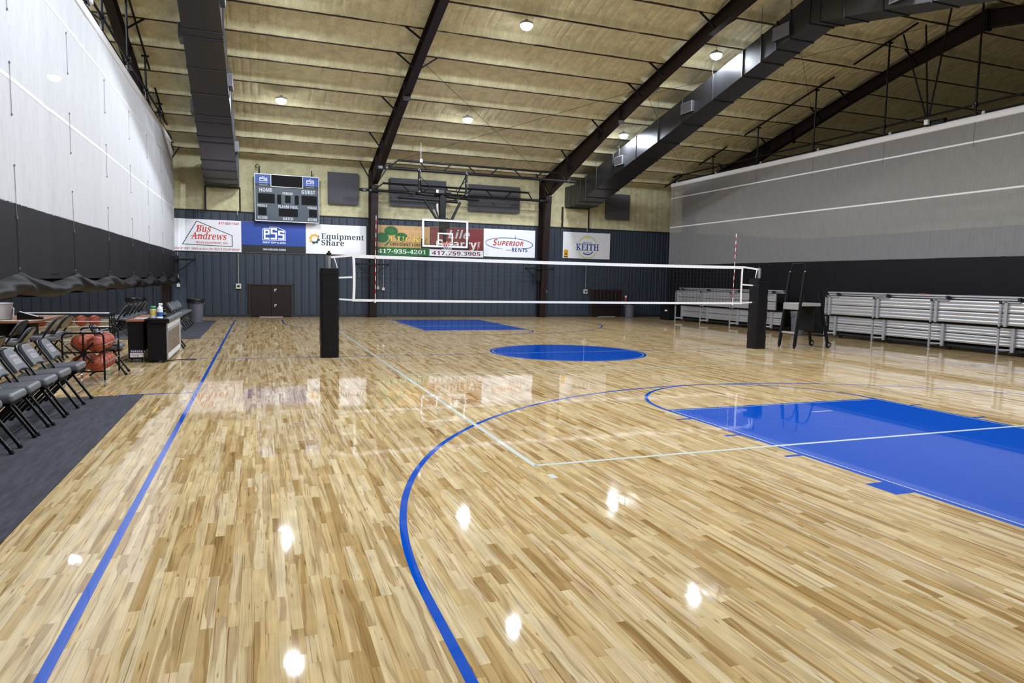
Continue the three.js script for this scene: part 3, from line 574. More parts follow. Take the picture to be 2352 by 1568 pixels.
    g.fillStyle = '#2d4f8e'; g.fillRect(430, 376, 105, 5); g.fillRect(450, 388, 85, 5);
  }],
  ['white sponsor board with yellow ring, crown and blue name right of the column', [6.54, 9.0, 2.75, 3.97], (g) => {
    g.fillStyle = '#d9dade'; g.fillRect(0, 0, BW, BH);
    g.strokeStyle = '#c9ba32'; g.lineWidth = 13; g.beginPath(); g.arc(530, 290, 210, 3.55, 5.87); g.stroke(); g.beginPath(); g.arc(530, 290, 210, 0.35, 2.79); g.stroke();
    g.strokeStyle = '#8a96c8'; g.lineWidth = 5; g.beginPath(); g.arc(530, 290, 232, 3.7, 5.7); g.stroke();
    g.fillStyle = '#d9c843'; for (const [x, y, r] of [[488, 92, 13], [530, 75, 16], [572, 92, 13]]) { g.beginPath(); g.arc(x, y, r, 0, 7); g.fill(); } g.fillRect(490, 98, 80, 14);
    fit(g, 'BEN E.', 430, 212, 205, 'bold 42px serif', '#22356e'); fit(g, 'KEITH', 275, 352, 510, 'bold 185px serif', '#25408e');
    fit(g, 'CO', 495, 395, 70, 'bold 30px serif', '#25408e'); g.strokeStyle = '#25408e'; g.lineWidth = 22; g.beginPath(); g.arc(530, 290, 140, 0.6, 2.3); g.stroke();
    g.strokeStyle = '#8b8f96'; g.lineWidth = 3; g.beginPath(); g.moveTo(330, 488); g.lineTo(715, 494); g.stroke();
    g.fillStyle = '#d99a1e'; g.beginPath(); g.moveTo(18, 355); g.lineTo(65, 338); g.lineTo(112, 355); g.lineTo(112, 500); g.lineTo(18, 500); g.closePath(); g.fill(); g.fillStyle = '#262626'; g.beginPath(); g.moveTo(18, 500); g.lineTo(40, 470); g.lineTo(65, 485); g.lineTo(90, 470); g.lineTo(112, 500); g.closePath(); g.fill(); g.fillStyle = '#3b2f14'; g.fillRect(32, 380, 66, 6); g.fillRect(32, 398, 66, 6); g.fillRect(38, 420, 54, 26);
  }],
];
for (const [label, [x0, x1, y0, y1], draw] of boards) {
  const t = thing('sponsor_board', label, 'banner', [(x0 + x1) / 2, y0, ZF + 0.06], 0, 'sponsor boards along the far wall');
  part('panel', box2(-(x1 - x0) / 2, (x1 - x0) / 2, 0, y1 - y0, -0.025, 0.006), M.white, t);
  part('printed_face', new THREE.PlaneGeometry(x1 - x0 - 0.006, y1 - y0 - 0.006).translate(0, (y1 - y0) / 2, 0.0075), printed(BW, BH, (g) => draw(g), 0.42), t);
}
{
  const t = thing('scoreboard', 'grey gym scoreboard with blue logo corners and dark digit windows', 'scoreboard', [-5.69, 3.82, ZF + 0.42]);
  part('cabinet', rbox2(-1.22, 1.22, 0, 1.82, -0.2, -0.002, 0.012), M.alumDull, t);
  part('printed_face', new THREE.PlaneGeometry(2.4, 1.78).translate(0, 0.91, 0.0005), printed(1024, 760, (g, w, h) => {
    g.fillStyle = '#3c4550'; g.fillRect(0, 0, w, h);
    for (const x of [0, 754]) { g.fillStyle = '#1c479d'; g.fillRect(x, 0, 270, 150); g.fillStyle = '#0a0c10'; g.fillRect(x, 150, 270, 46); essLogo(g, x + 62, 28, 140, 86, false); fit(g, 'EMERY SAPP & SONS', x + 62, 138, 140, 'bold 20px sans-serif', '#dfe5f2'); fit(g, '100% EMPLOYEE OWNED', x + 66, 178, 132, 'bold 16px sans-serif', '#cfd3da'); }
    const c = '#c9cdd3', f = (s, x, y, ww, px) => fit(g, s, x, y, ww, `bold ${px}px sans-serif`, c);
    f('HOME', 62, 282, 212, 86); f('GUEST', 738, 282, 232, 86); f('PERIOD', 432, 312, 170, 54);
    f('FOULS', 32, 532, 156, 58); f('FOULS', 840, 532, 156, 58); f('PLAYER FOUL', 362, 540, 322, 62); f('SCORE', 34, 735, 160, 60); f('SCORE', 842, 735, 158, 60); f('MATCH', 436, 738, 170, 60);
    
  }, 0.5), t);
  const win = (x0, x1, y0, y1) => part('digit_window', box2(-1.2 + x0 * 2.4 / 1024, -1.2 + x1 * 2.4 / 1024, (1.8 - y1 * 1.78 / 760), (1.8 - y0 * 1.78 / 760), 0, 0.006), M.blackMatte, t);
  win(46, 310, 312, 470); win(742, 996, 312, 470); win(348, 414, 318, 474); win(476, 564, 330, 452); win(632, 698, 318, 474); win(46, 178, 545, 672); win(864, 996, 545, 672); win(372, 680, 552, 680);
  const md = part('message_display', box2(-0.6, 0.58, 1.36, 1.8, 0, 0.05), M.blackMatte, t);
  part('display_frame', [box2(-0.62, 0.6, 1.34, 1.36, 0, 0.06), box2(-0.62, 0.6, 1.8, 1.82, 0, 0.06), box2(-0.62, -0.6, 1.36, 1.8, 0, 0.06), box2(0.58, 0.6, 1.36, 1.8, 0, 0.06)], M.whiteGloss, md);
  part('rim', [box2(-1.22, 1.22, 1.81, 1.83, -0.01, 0.012), box2(-1.22, 1.22, -0.01, 0.012, -0.01, 0.012), box2(-1.22, -1.2, 0, 1.82, -0.01, 0.012), box2(1.2, 1.22, 0, 1.82, -0.01, 0.012)], M.whiteGloss, t);
  part('hanger', [[-1.03, 0.32], [0.95, 0.26]].map(([x, h]) => box2(x - 0.02, x + 0.02, 1.82, 1.82 + h, -0.14, -0.1)), M.black, t);
  part('wall_bracket', [box2(-0.9, -0.85, 0.3, 1.6, -0.43, -0.2), box2(0.85, 0.9, 0.3, 1.6, -0.43, -0.2)], M.black, t);
  part('cable', bend([[-1.0, 2.1, -0.2], [-1.06, 2.2, -0.2], [-1.16, 2.2, -0.2], [-1.17, 2.08, -0.2], [-1.08, 2.06, -0.2]], 0.05, 0.012), M.black, t);
}
for (const [x0, x1, y0, y1, l] of [[-4.11, -2.87, 4.65, 5.94, 'square dark grey acoustic panel right of the scoreboard'], [-1.56, 0.88, 4.72, 5.88, 'wide dark grey acoustic panel behind the left half of the hoop truss'], [1.88, 4.3, 4.67, 5.84, 'wide dark grey acoustic panel right of the hoop mast'], [8.67, 9.95, 4.63, 5.84, 'square dark grey acoustic panel right of the shiny duct']]) {
  const t = thing('acoustic_panel', l, 'acoustic panel', [(x0 + x1) / 2, y0, ZF + 0.14], 0, 'acoustic panels on the foam wall'); const w = (x1 - x0) / 2, h = y1 - y0;
  part('fabric_face', rbox2(-w, w, 0, h, 0, 0.05, 0.012), M.acoustic, t); part('back_frame', box2(-w + 0.05, w - 0.05, 0.05, h - 0.05, -0.16, 0.004), M.blackMatte, t);
}
// wall switches and conduits
for (const [x, y, top, big, l] of [[-9.72, 1.23, 2.56, 0, 'small wall box with conduit beside the white curtain'], [-7.56, 1.23, 5.0, 1, 'beige wall control box with conduit near the left double doors'], [-2.05, 1.24, 4.1, 0, 'small wall box with conduit right of the column by the hoop'], [-1.82, 1.2, 4.1, 0, 'narrow pale wall box with conduit below the clover board'], [5.72, 1.18, 2.2, 0, 'small wall box on the column right of the hoop'], [7.76, 1.2, 5.0, 1, 'beige wall control box with conduit under the crown board']]) {
  const t = thing('wall_control_box', l, 'wall box', [x, y, ZF + 0.06], 0, 'wall boxes with conduits'), s = big ? 0.1 : 0.06;
  part('box_body', rbox(s * 2, s * 2.1, 0.07, 0, 0, 0.01, 0.01), M.boxBeige, t); if (big) part('box_window', rbox(s * 0.9, s * 0.7, 0.02, 0, 0, 0.045, 0.004), M.blackGloss, t);
  part('conduit', [rod([0, s, 0.02], [0, 2.52 - y, 0.02], 0.011, 8), ...(top > 3.9 ? [rod([0, 4.02 - y, 0.02], [0, top - y, 0.02], 0.011, 8)] : [])], M.boxBeige, t);
}
[[-9.75, 'black folded wall bracket beside the white curtain'], [-2.37, 'black folded wall bracket across the column left of the hoop'], [5.15, 'black folded wall bracket across the column right of the hoop']].forEach(([x, l]) => {
  const t = thing('folded_bracket', l, 'wall bracket', [x, 2.22, -14.28], 0, 'folded brackets on the columns');
  part('arm', rbox(1.36, 0.07, 0.06, 0, 0, 0, 0.012), M.black, t);
  part('stay', [bar([-0.62, -0.03, -0.02], [-0.12, -0.42, -0.14], 0.025, 0.025), bar([0.62, -0.03, -0.02], [0.12, -0.42, -0.14], 0.025, 0.025)], M.black, t);
  part('mount_plate', box(0.2, 0.7, 0.03, 0, -0.2, -0.13), M.black, t);
  part('arm_end', [rbox(0.05, 0.12, 0.09, 0.67, 0, 0, 0.01), rbox(0.05, 0.12, 0.09, -0.67, 0, 0, 0.01)], M.black, t);
});

/* ------------------------------------------------------------------ basketball backstop */
{
  const t = thing('hoop_truss', 'pair of long black pipe trusses spanning the columns above the hoop', 'truss', [0, 0, 0]);
  const truss = (z, yb, x0, x1, e0, e1) => {
    const yt = yb + 0.31, n = 7;
    part('bottom_chord', rod([e0, yb, z], [e1, yb, z], 0.055, 12), M.black, t); part('top_chord', rod([x0, yt, z], [x1, yt, z], 0.042, 10), M.black, t);
    for (let i = 0; i <= n; i++) { const x = x0 + 0.02 + (x1 - x0 - 0.04) * i / n, k = i % 2 ? -1 : 1; part('truss_web', rod([x - k * 0.2 - (i ? 0 : 0.2), yb, z], [x + (i && i < n ? k * 0.14 : 0), yt, z], 0.026, 8), M.black, t); }
    part('end_clamp', [rbox(0.18, 0.14, 0.14, e0 + 0.2, yb, z, 0.02), rbox(0.1, 0.13, 0.13, e0 + 0.45, yb, z, 0.02), rbox(0.14, 0.12, 0.12, e1 - 0.3, yb, z, 0.02)], M.blackGloss, t);
    part('pipe_sleeve', rod([e1 - 0.24, yb, z], [e1 - 0.02, yb, z], 0.05, 12), M.alumDull, t);
  };
  truss(-12.0, 5.84, -1.75, 5.1, -2.62, 5.75); truss(-13.9, 5.2, -2.0, 4.4, -2.95, 5.35);
  part('conduit_drop', rod([-0.85, 6.2, -12.02], [-0.85, roofY(-12.02) - 0.15, -12.02], 0.012, 8), M.white, t); part('junction_box', rbox(0.1, 0.13, 0.06, -0.85, 6.2, -11.97, 0.006), M.whiteGloss, t, 'small white junction box');
}
{
  const t = thing('basketball_hoop', 'ceiling hung basketball hoop with clear glass backboard and orange rim', 'basketball hoop', [0.03, 0, 0]);
  const zb = -11.55;
  for (const s of [-1, 1]) {
    const hx = s * 0.95;
    part('hanger_post', [rod([hx, 5.84, -12.0], [hx, 4.98, -12.0], 0.045, 10), rod([hx - s * 0.02, 5.2, -13.9], [hx, 4.98, -12.0], 0.03, 10), rod([hx, 5.78, -12.0], [hx - s * 0.25, 4.98, -12.6], 0.022, 8)], M.black, t);
    part('hanger_clamp', [rbox(0.11, 0.12, 0.14, hx, 5.84, -12, 0.015), rbox(0.13, 0.1, 0.14, hx, 5.0, -12, 0.015), rbox(0.08, 0.1, 0.1, hx, 5.45, -12, 0.015)], M.blackGloss, t);
    part('clamp_bolt', [rod([hx - 0.03, 5.87, -11.92], [hx - 0.03, 5.87, -11.9], 0.013, 6), rod([hx + 0.03, 5.8, -11.92], [hx + 0.03, 5.8, -11.9], 0.013, 6), rod([hx, 5.02, -11.92], [hx, 5.02, -11.9], 0.014, 6), rod([hx, 5.47, -11.94], [hx, 5.47, -11.92], 0.013, 6)], M.steel, t);
  }
  part('pivot_pipe', [rod([-1.75, 4.78, -12.05], [0.62, 4.72, -12.05], 0.062, 12), rod([-1.3, 4.98, -12.2], [1.55, 4.86, -12.2], 0.06, 12), rod([-0.95, 5.16, -12.0], [0.95, 5.1, -12.0], 0.035, 10)], M.black, t);
  part('diagonal_stay', [rod([-0.92, 5.62, -12], [-0.36, 5.1, -12], 0.014, 8), rod([0.93, 5.55, -12], [0.5, 5.12, -12], 0.014, 8)], M.black, t);
  part('cross_link', [rod([-1.4, 4.8, -12.05], [-1.0, 4.98, -12.1], 0.03, 8), rod([0.4, 4.74, -12.05], [0.85, 4.95, -12.1], 0.03, 8)], M.black, t);
  part('winch', [rbox(0.34, 0.14, 0.2, -0.12, 5.06, -12.0, 0.02), rod([0.1, 5.06, -12.0], [0.28, 5.06, -12.0], 0.07, 14)], M.galvDark, t); part('winch_label', rbox(0.09, 0.11, 0.02, -0.25, 5.07, -11.89, 0.004), M.whiteGloss, t);
  part('mast', [rbox(0.24, 1.5, 0.18, 0.0, 4.15, -12.05, 0.02), rbox(0.12, 0.5, 0.12, -0.02, 4.95, -12.05, 0.02)], M.black, t);
  part('mast_sleeve', rod([-0.22, 4.2, -12.0], [-0.22, 4.6, -12.0], 0.045, 12), M.alumDull, t);
  part('v_brace', [rod([-0.72, 4.74, -12.05], [-0.3, 3.98, -11.75], 0.05, 10), rod([0.72, 4.7, -12.05], [0.3, 3.98, -11.75], 0.05, 10), rod([-0.4, 4.74, -12.05], [-0.2, 4.0, -11.8], 0.03, 10)], M.black, t);
  part('board_mount', [rbox(0.72, 0.09, 0.1, 0, 3.97, -11.7, 0.02), rbox(0.4, 0.3, 0.09, 0.0, 3.77, -11.68, 0.02), rbox(0.3, 0.14, 0.3, 0, 3.97, -11.85, 0.02), rbox(0.14, 0.75, 0.08, 0, 3.4, -11.68, 0.02)], M.black, t);
  const b = part('backboard', rbox2(-0.9, 0.9, 2.9, 3.94, zb - 0.008, zb + 0.004, 0.003), M.glass, t, 'clear glass backboard');
  const fr = (x0, x1, y0, y1, w, d0, d1) => [box2(x0, x1, y1 - w, y1, d0, d1), box2(x0, x1, y0, y0 + w, d0, d1), box2(x0, x0 + w, y0 + w, y1 - w, d0, d1), box2(x1 - w, x1, y0 + w, y1 - w, d0, d1)];
  part('board_frame', fr(-0.925, 0.925, 2.875, 3.965, 0.03, zb - 0.045, zb + 0.008), M.alumDull, b);
  part('border_line', fr(-0.895, 0.895, 2.905, 3.935, 0.05, zb + 0.005, zb + 0.007), M.whiteGloss, b); part('target_square', fr(-0.305, 0.305, 2.99, 3.45, 0.05, zb + 0.005, zb + 0.007), M.whiteGloss, b);
  part('bottom_pad', [rbox2(-0.93, 0.93, 2.83, 2.885, zb - 0.05, zb + 0.03, 0.015), rbox2(-0.95, -0.915, 2.83, 3.2, zb - 0.05, zb + 0.03, 0.012), rbox2(0.915, 0.95, 2.83, 3.2, zb - 0.05, zb + 0.03, 0.012)], M.blackVinyl, b);
  const rim = part('rim', [new THREE.TorusGeometry(0.228, 0.0095, 10, 40).rotateX(Math.PI / 2).translate(0, 3.045, zb + 0.385), rbox(0.15, 0.14, 0.03, 0, 3.0, zb + 0.02, 0.006), rbox(0.2, 0.02, 0.15, 0, 3.03, zb + 0.09, 0.005), bar([-0.09, 2.96, zb + 0.03], [-0.15, 3.03, zb + 0.22], 0.015, 0.015), bar([0.09, 2.96, zb + 0.03], [0.15, 3.03, zb + 0.22], 0.015, 0.015)], M.orange, t);
  const strands = []; const rad = (k) => [0.225, 0.19, 0.16, 0.135, 0.12, 0.125][k], N = 12;
  for (let k = 0; k < 5; k++) for (let i = 0; i < N; i++) for (const s of [-1, 1]) { const a = (i + (k % 2) / 2) / N * 6.2832, c = (i + (k % 2) / 2 + s * 0.5) / N * 6.2832, y = 3.04 - k * 0.085; strands.push(rod([Math.cos(a) * rad(k), y, zb + 0.385 + Math.sin(a) * rad(k)], [Math.cos(c) * rad(k + 1), y - 0.085, zb + 0.385 + Math.sin(c) * rad(k + 1)], 0.0045, 5)); }
  part('net', strands, M.netWhite, rim, 'white cord net');
}

/* ------------------------------------------------------------------ volleyball net system */
{
  const t = thing('volleyball_net', 'black volleyball net with white tapes stretched across the court', 'volleyball net', [0, 0, 0]);
  const x0 = -4.97, x1 = 4.92, yt = 2.13, yb = 1.155;
  const sag = (x) => -0.02 * (1 - ((x - (x0 + x1) / 2) / 4.95) ** 2);
  const tape = (ya, w, n) => grid(40, 2, (u, v) => { const x = x0 + (x1 - x0) * u; return [x, ya + sag(x) * n - w * v, 0.004]; });
  part('top_tape', [tape(yt, 0.07, 1), tape(yt, 0.07, 1).translate(0, 0, -0.008)], M.whiteTape, t); part('bottom_tape', [tape(yb + 0.05, 0.05, 0.6), tape(yb + 0.05, 0.05, 0.6).translate(0, 0, -0.008)], M.whiteTape, t);
  for (const x of [x0, x1 - 0.055]) part('side_tape', grid(2, 10, (u, v) => { const k = Math.sin(v * Math.PI) * 0.012 * (x < 0 ? 1 : -1); return [x + 0.055 * u + k, yt - (yt - yb) * v, 0.006]; }), M.whiteTape, t);
  const cords = []; for (let x = x0 + 0.1; x < x1; x += 0.1) cords.push(box(0.0042, yt - yb - 0.02, 0.0042, x, (yt + yb) / 2, 0)); for (let y = yb + 0.1; y < yt; y += 0.1) cords.push(grid(30, 1, (u, v) => { const x = x0 + (x1 - x0) * u; return [x, y + sag(x) * 0.8 + (v - 0.5) * 0.0042, 0]; }), grid(30, 1, (u, v) => { const x = x0 + (x1 - x0) * u; return [x, y + sag(x) * 0.8, (v - 0.5) * 0.0042]; }));
  part('net_mesh', cords, M.cord, t, 'black square net mesh');
  for (const [s, xe] of [[-1, x0], [1, x1]]) {
    const px = s * 5.4;
    for (const g of [bar([xe, yt - 0.02, 0], [px, yt - 0.07, 0], 0.006, 0.045), bar([xe, 1.66, 0], [s * 5.3, 1.64, 0], 0.006, 0.035), bar([xe, yb + 0.03, 0], [s * 5.3, yb + 0.05, 0], 0.006, 0.035)]) part('tension_strap', g, M.whiteTape, t);
    part('rope_tail', bend([[px - s * 0.06, yt - 0.08, 0.02], [px - s * 0.1, yt - 0.2, 0.04], [px - s * 0.12, 1.84, 0.05]], 0.05, 0.01), M.whiteTape, t);
  }
  [[-4.5, 'left of the hoop, near the left post'], [4.62, 'in front of the far bleachers, near the right post']].forEach(([x, l]) => {
    const a = thing('net_antenna', 'red and white striped net antenna ' + l, 'antenna', [x, 0, 0.02], 0, 'striped antennas on the net'), lean = 0.02;
    part('rod', rod([0, 1.13, 0], [lean, 2.95, 0], 0.007, 8), M.whiteGloss, a);
    for (let k = 0; k < 9; k++) part('red_band', rod([lean * (0.1 + 0.1 * k), 1.33 + k * 0.18, 0], [lean * (0.15 + 0.1 * k), 1.42 + k * 0.18, 0], 0.0085, 8), M.redBand, a);
    part('clip', [rbox(0.03, 0.06, 0.03, 0, 1.16, 0, 0.005), rbox(0.03, 0.06, 0.03, 0.01, 2.1, 0, 0.005)], M.whiteTape, a);
  });
  [-1, 1].forEach((s) => {
    const p = thing('net_post', s < 0 ? 'steel net post in tall black pad on the left sideline side' : 'steel net post in tall black pad beside the referee stand', 'net post', [s * 5.44, 0, 0], 0, 'padded volleyball posts');
    const sq = (y, w, k) => { const r = []; for (let i = 0; i < 24; i++) { const a = i / 24 * 6.2832, c = Math.cos(a), q = Math.sin(a), e = 0.35; r.push([Math.sign(c) * Math.abs(c) ** e * w, y, Math.sign(q) * Math.abs(q) ** e * w]); } return r; };
    const pad = grid(24, 40, (u, v) => { const y = 1.83 * v, i = Math.round(u * 24) % 24, w = 0.185 + 0.006 * (fbm(y * 9 + (s > 0 ? 7 : 0), i * 0.55 + y * 5, 3) - 0.5) * 4 * Math.sin(Math.min(1, v * 1.02) * Math.PI) ** 0.4; return sq(y, w)[i]; });
    part('post_pad', [pad, new THREE.ShapeGeometry(new THREE.Shape(sq(0, 0.183).map((q) => new THREE.Vector2(q[0], q[2])))).rotateX(-Math.PI / 2).translate(0, 1.828, 0)], M.blackVinyl, p, 'black vinyl post pad');
    part('post_tube', rod([0, 0.0, 0], [0, 2.12, 0], 0.045, 18), M.steel, p);
    part('pulley', [rod([-0.02, 2.13, 0], [0.02, 2.13, 0], 0.06, 20)].map((g) => g.rotateY(0)), M.blackGloss, p); part('post_cap', rod([0, 2.1, 0], [0, 2.15, 0], 0.05, 16), M.blackGloss, p);
    part('pad_strap', rbox(0.375, 0.04, 0.375, 0, 1.74, 0, 0.03), M.blackMatte, p);
    part('crank_line', rod([-0.055, 1.83, 0.02], [-0.05, 2.11, 0.02], 0.004, 6), M.steel, p);
  });
}

/* ------------------------------------------------------------------ referee stand */
{
  const t = thing('referee_stand', 'black wheeled referee stand with pale pads beside the net post', 'referee stand', [6.45, 0, 0]);
  for (const s of [-1, 1]) {
    part('front_leg', bar([0, 0.05, s * 0.28], [0.24, 2.0, s * 0.27], 0.05, 0.075, [1, 0, 0]), M.black, t);
    part('leg_foot', rod([-0.01, 0, s * 0.28], [0.005, 0.07, s * 0.28], 0.03, 10), M.blackMatte, t);
    part('rear_leg', bar([1.1, 0.1, s * 0.3], [0.74, 1.55, s * 0.28], 0.045, 0.07, [1, 0, 0]), M.black, t);
    part('hand_rail', bend([[0.24, 1.98, s * 0.27], [0.26, 2.03, s * 0.27], [0.58, 2.02, s * 0.28], [0.75, 1.52, s * 0.28]], 0.16, 0.02, 10), M.black, t);
    part('rail_knob', [rod([0.2, 2.03, s * 0.27 + 0.03], [0.2, 2.03, s * 0.27 + 0.055], 0.018, 10)], M.steel, t);
    part('platform_rail', bar([0.12, 1.16, s * 0.28], [0.84, 1.16, s * 0.28], 0.04, 0.06), M.black, t);
    const w = part('wheel', new THREE.TorusGeometry(0.065, 0.022, 10, 24).translate(1.13, 0.087, s * 0.3), M.blackMatte, t); part('hub', rod([1.13, 0.087, s * 0.3 - 0.03], [1.13, 0.087, s * 0.3 + 0.03], 0.042, 14), M.steel, w);
  }
  part('head_hoop', bend([[0.25, 2.02, -0.26], [0.26, 2.24, -0.24], [0.26, 2.25, 0.22], [0.25, 2.02, 0.26]], 0.08, 0.014, 8), M.black, t);
  part('platform', rbox2(0.1, 0.8, 1.16, 1.205, -0.27, 0.27, 0.012), M.greyPad, t, 'pale padded standing platform');
  part('front_pad', rbox2(0.05, 0.1, 1.02, 1.2, -0.27, 0.27, 0.02), M.greyPad, t, 'pale grey front pad');
  part('side_pad', rbox2(0.16, 0.78, 1.12, 1.205, 0.285, 0.325, 0.015), M.greyPad, t);
  part('front_crossbar', rbox2(0.03, 0.09, 0.38, 0.43, -0.27, 0.27, 0.01), M.alumDull, t);
  for (const [x, y] of [[0.87, 0.88], [0.94, 0.6], [1.01, 0.33]]) part('step', rbox(0.16, 0.035, 0.56, x - 0.04, y, 0, 0.008), M.blackMatte, t);
  for (const [x, y] of [[0.9, 0.92], [0.97, 0.64]]) part('step_bolt', rod([x + 0.02, y, 0.325], [x + 0.02, y, 0.35], 0.02, 8), M.steel, t);
  part('guard_board', rbox2(0.62, 0.66, 0.45, 1.12, -0.26, 0.26, 0.01), M.blackMatte, t);
}

/* ------------------------------------------------------------------ bleachers (tipped up, aluminium) */
function bleacher(label, z0, z1, posts, red) {
  const t = thing('tip_up_bleacher', label, 'bleachers', [10.5, 0, 0], 0, 'tipped up aluminium bleachers');
  const pk = (y0, y1, d = 0.045) => {             // fluted plank profile, face toward -x, running along z
    const o = [[d, y0], [d, y1]], n = y1 - y0 > 0.1 ? 3 : 1, h = (y1 - y0) / n;
    for (let i = n - 1; i >= 0; i--) { const b = y0 + i * h; o.push([0.006, b + h * 0.985], [-0.002, b + h * 0.9], [-0.006, b + h * 0.7], [-0.008, b + h * 0.5], [-0.006, b + h * 0.3], [-0.002, b + h * 0.1], [0.006, b + h * 0.02]); }
    return o;
  };
  const run = (x, y0, y1, a, b, name = 'seat_plank') => part(name, toCreasedNormals(extr(pk(y0, y1), b - a), 0.7).translate(x, 0, a), M.alum, t);
  run(0.06, 1.075, 1.355, z0 + 0.05, z1 - 0.3); run(0.06, 0.765, 1.06, z0 + 0.05, z1 - 0.3);
  run(0.24, 0.475, 0.7, z0 + 0.1, z1 - 0.1, 'foot_plank'); run(0.24, 0.225, 0.46, z0 + 0.1, z1 - 0.1, 'foot_plank');
  run(0.16, 1.37, 1.43, z0 + 0.12, z1); run(0.1, 1.435, 1.475, z0 + 0.12, z1, 'rail_plank');
  part('top_plank', extr([[0.02, 1.462], [0.3, 1.462], [0.3, 1.488], [0.02, 1.488]], z1 - z0 - 0.14).translate(0.07, 0, z0 + 0.12), M.alum, t);
  part('edge_plank', extr(pk(0.71, 0.75), z1 - z0 - 0.4).translate(0.3, 0, z0 + 0.2), M.galvDark, t);
  for (const z of posts) {
    part('leg_post', [box2(-0.01, 0.035, 0.06, 1.36, z - 0.022, z + 0.022)], M.alum, t); part('leg_foot', [rod([0.012, 0, z], [0.012, 0.07, z], 0.02, 10), rod([0.012, 0, z], [0.012, 0.012, z], 0.05, 14)], M.alumDull, t);
    part('upper_channel', [box2(0.0, 0.05, 0.74, 1.35, z + 0.1, z + 0.17), box2(0.0, 0.05, 1.33, 1.36, z, z + 0.46)], M.alumDull, t);
    part('lower_channel', [box2(0.17, 0.23, 0.1, 0.7, z + 0.2, z + 0.28)], M.alumDull, t);
    part('pivot_block', [rbox2(0.0, 0.14, 1.36, 1.46, z + 0.4, z + 0.46, 0.01), rbox2(-0.015, 0.03, 0.68, 0.74, z - 0.03, z + 0.03, 0.008), rbox2(-0.02, 0.02, 1.3, 1.36, z - 0.03, z + 0.03, 0.008)], M.galvDark, t);
    part('cross_foot', [bar([0.02, 0.16, z], [0.2, 0.16, z + 0.24], 0.03, 0.04), box2(0.4, 0.44, 0.05, 1.3, z + 0.02, z + 0.06), bar([0.42, 0.12, z + 0.04], [0.02, 0.12, z], 0.03, 0.03)], M.alumDull, t);
    part('caster', [rod([0.3, 0.06, z + 0.36], [0.34, 0.06, z + 0.36], 0.06, 16), box2(0.29, 0.35, 0.09, 0.2, z + 0.34, z + 0.38)], M.blackMatte, t);
  }
  part('base_rail', [box2(0.28, 0.33, 0.1, 0.16, z0 + 0.1, z1 - 0.1), box2(0.55, 0.6, 0.1, 0.16, z0 + 0.1, z1 - 0.1)], M.galvDark, t);
  for (const z of red) part('warning_sticker', box2(0.08, 0.26, 1.488, 1.506, z - 0.12, z + 0.12), M.redBand, t, 'small red warning sticker');
}
bleacher('folded aluminium bleachers by the far corner behind the net', -11.42, -4.88, [-11.4, -9.56, -7.63, -5.75], []);
bleacher('folded aluminium bleachers right of the referee stand', -2.95, 6.6, [-2.8, -0.95, 0.93, 2.8, 4.65], [0.55]);

/* ------------------------------------------------------------------ trash cans, extinguisher, loose things */
function trashCan(pos, label, r = 0.25, h = 0.82, bag = true) {
  const t = thing('trash_can', label, 'trash can', pos, 0, 'grey plastic trash cans');
  part('can_body', lathe([[0.001, 0.0], [r * 0.82, 0], [r * 0.84, 0.02], [r * 0.98, h - 0.1], [r * 1.06, h - 0.09], [r * 1.06, h], [r * 0.98, h], [r * 0.8, 0.05]], 32), M.trash, t);
  part('handle', [rbox(0.05, 0.05, 0.14, r * 1.05, h - 0.16, 0, 0.015), rbox(0.05, 0.05, 0.14, -r * 1.05, h - 0.16, 0, 0.015)], M.trash, t);
  if (bag) part('bag', grid(48, 8, (u, v) => { const a = u * 6.2832, k = 1 + 0.05 * (fbm(Math.cos(a) * 4 + 9, Math.sin(a) * 4 + v * 3, 3) - 0.5); const drop = 0.13 + 0.05 * fbm(Math.cos(a) * 3, Math.sin(a) * 3 + 20, 2); const rr_ = r * (1.0 + 0.1 * Math.min(1, v * 3)) * k; return [Math.cos(a) * rr_, h + 0.02 - (v < 0.2 ? (0.2 - v) * 0.25 : (v - 0.2) * drop * 1.2), Math.sin(a) * rr_]; }), M.bag, t, 'black bin liner folded over the rim');
}
trashCan([-8.86, 0, -11.45], 'grey trash can with black liner standing on the far mat');
trashCan([-10.72, 0, -11.6], 'grey trash can with black liner behind the black folding chairs', 0.29, 0.84);
trashCan([10.3, 0, -3.75], 'grey trash can without liner between the two bleachers', 0.25, 0.8, false);
trashCan([9.82, 0, -14.2], 'dark trash can below the fire extinguisher', 0.24, 0.74);
{
  const t = thing('fire_extinguisher', 'small red fire extinguisher hung on the far wall', 'extinguisher', [9.88, 0.78, ZF + 0.2]);
  part('cylinder', lathe([[0.001, 0], [0.055, 0], [0.06, 0.02], [0.06, 0.22], [0.045, 0.27], [0.02, 0.29], [0.001, 0.29]], 20), M.red2, t); part('valve', [rbox(0.05, 0.04, 0.04, 0, 0.31, 0, 0.006), bar([0, 0.33, 0], [0.09, 0.36, 0], 0.02, 0.012), bar([0, 0.31, 0], [0.08, 0.3, 0], 0.02, 0.01)], M.blackGloss, t);
  part('label_band', new THREE.CylinderGeometry(0.0606, 0.0606, 0.09, 20).translate(0, 0.2, 0), M.paper, t); part('hose', bend([[-0.02, 0.31, 0], [-0.08, 0.26, 0.02], [-0.075, 0.1, 0.03]], 0.05, 0.01), M.blackMatte, t); part('wall_hook', box(0.03, 0.1, 0.12, 0, 0.2, -0.1), M.steel, t);
}
single('floor_mat', rbox2(-9.62, -8.285, 0.0012, 0.012, 4.22, 13.2, 0.004), M.mat, 'dark grey carpet mat under the near row of chairs', 'mat', 'carpet runners along the bench side');
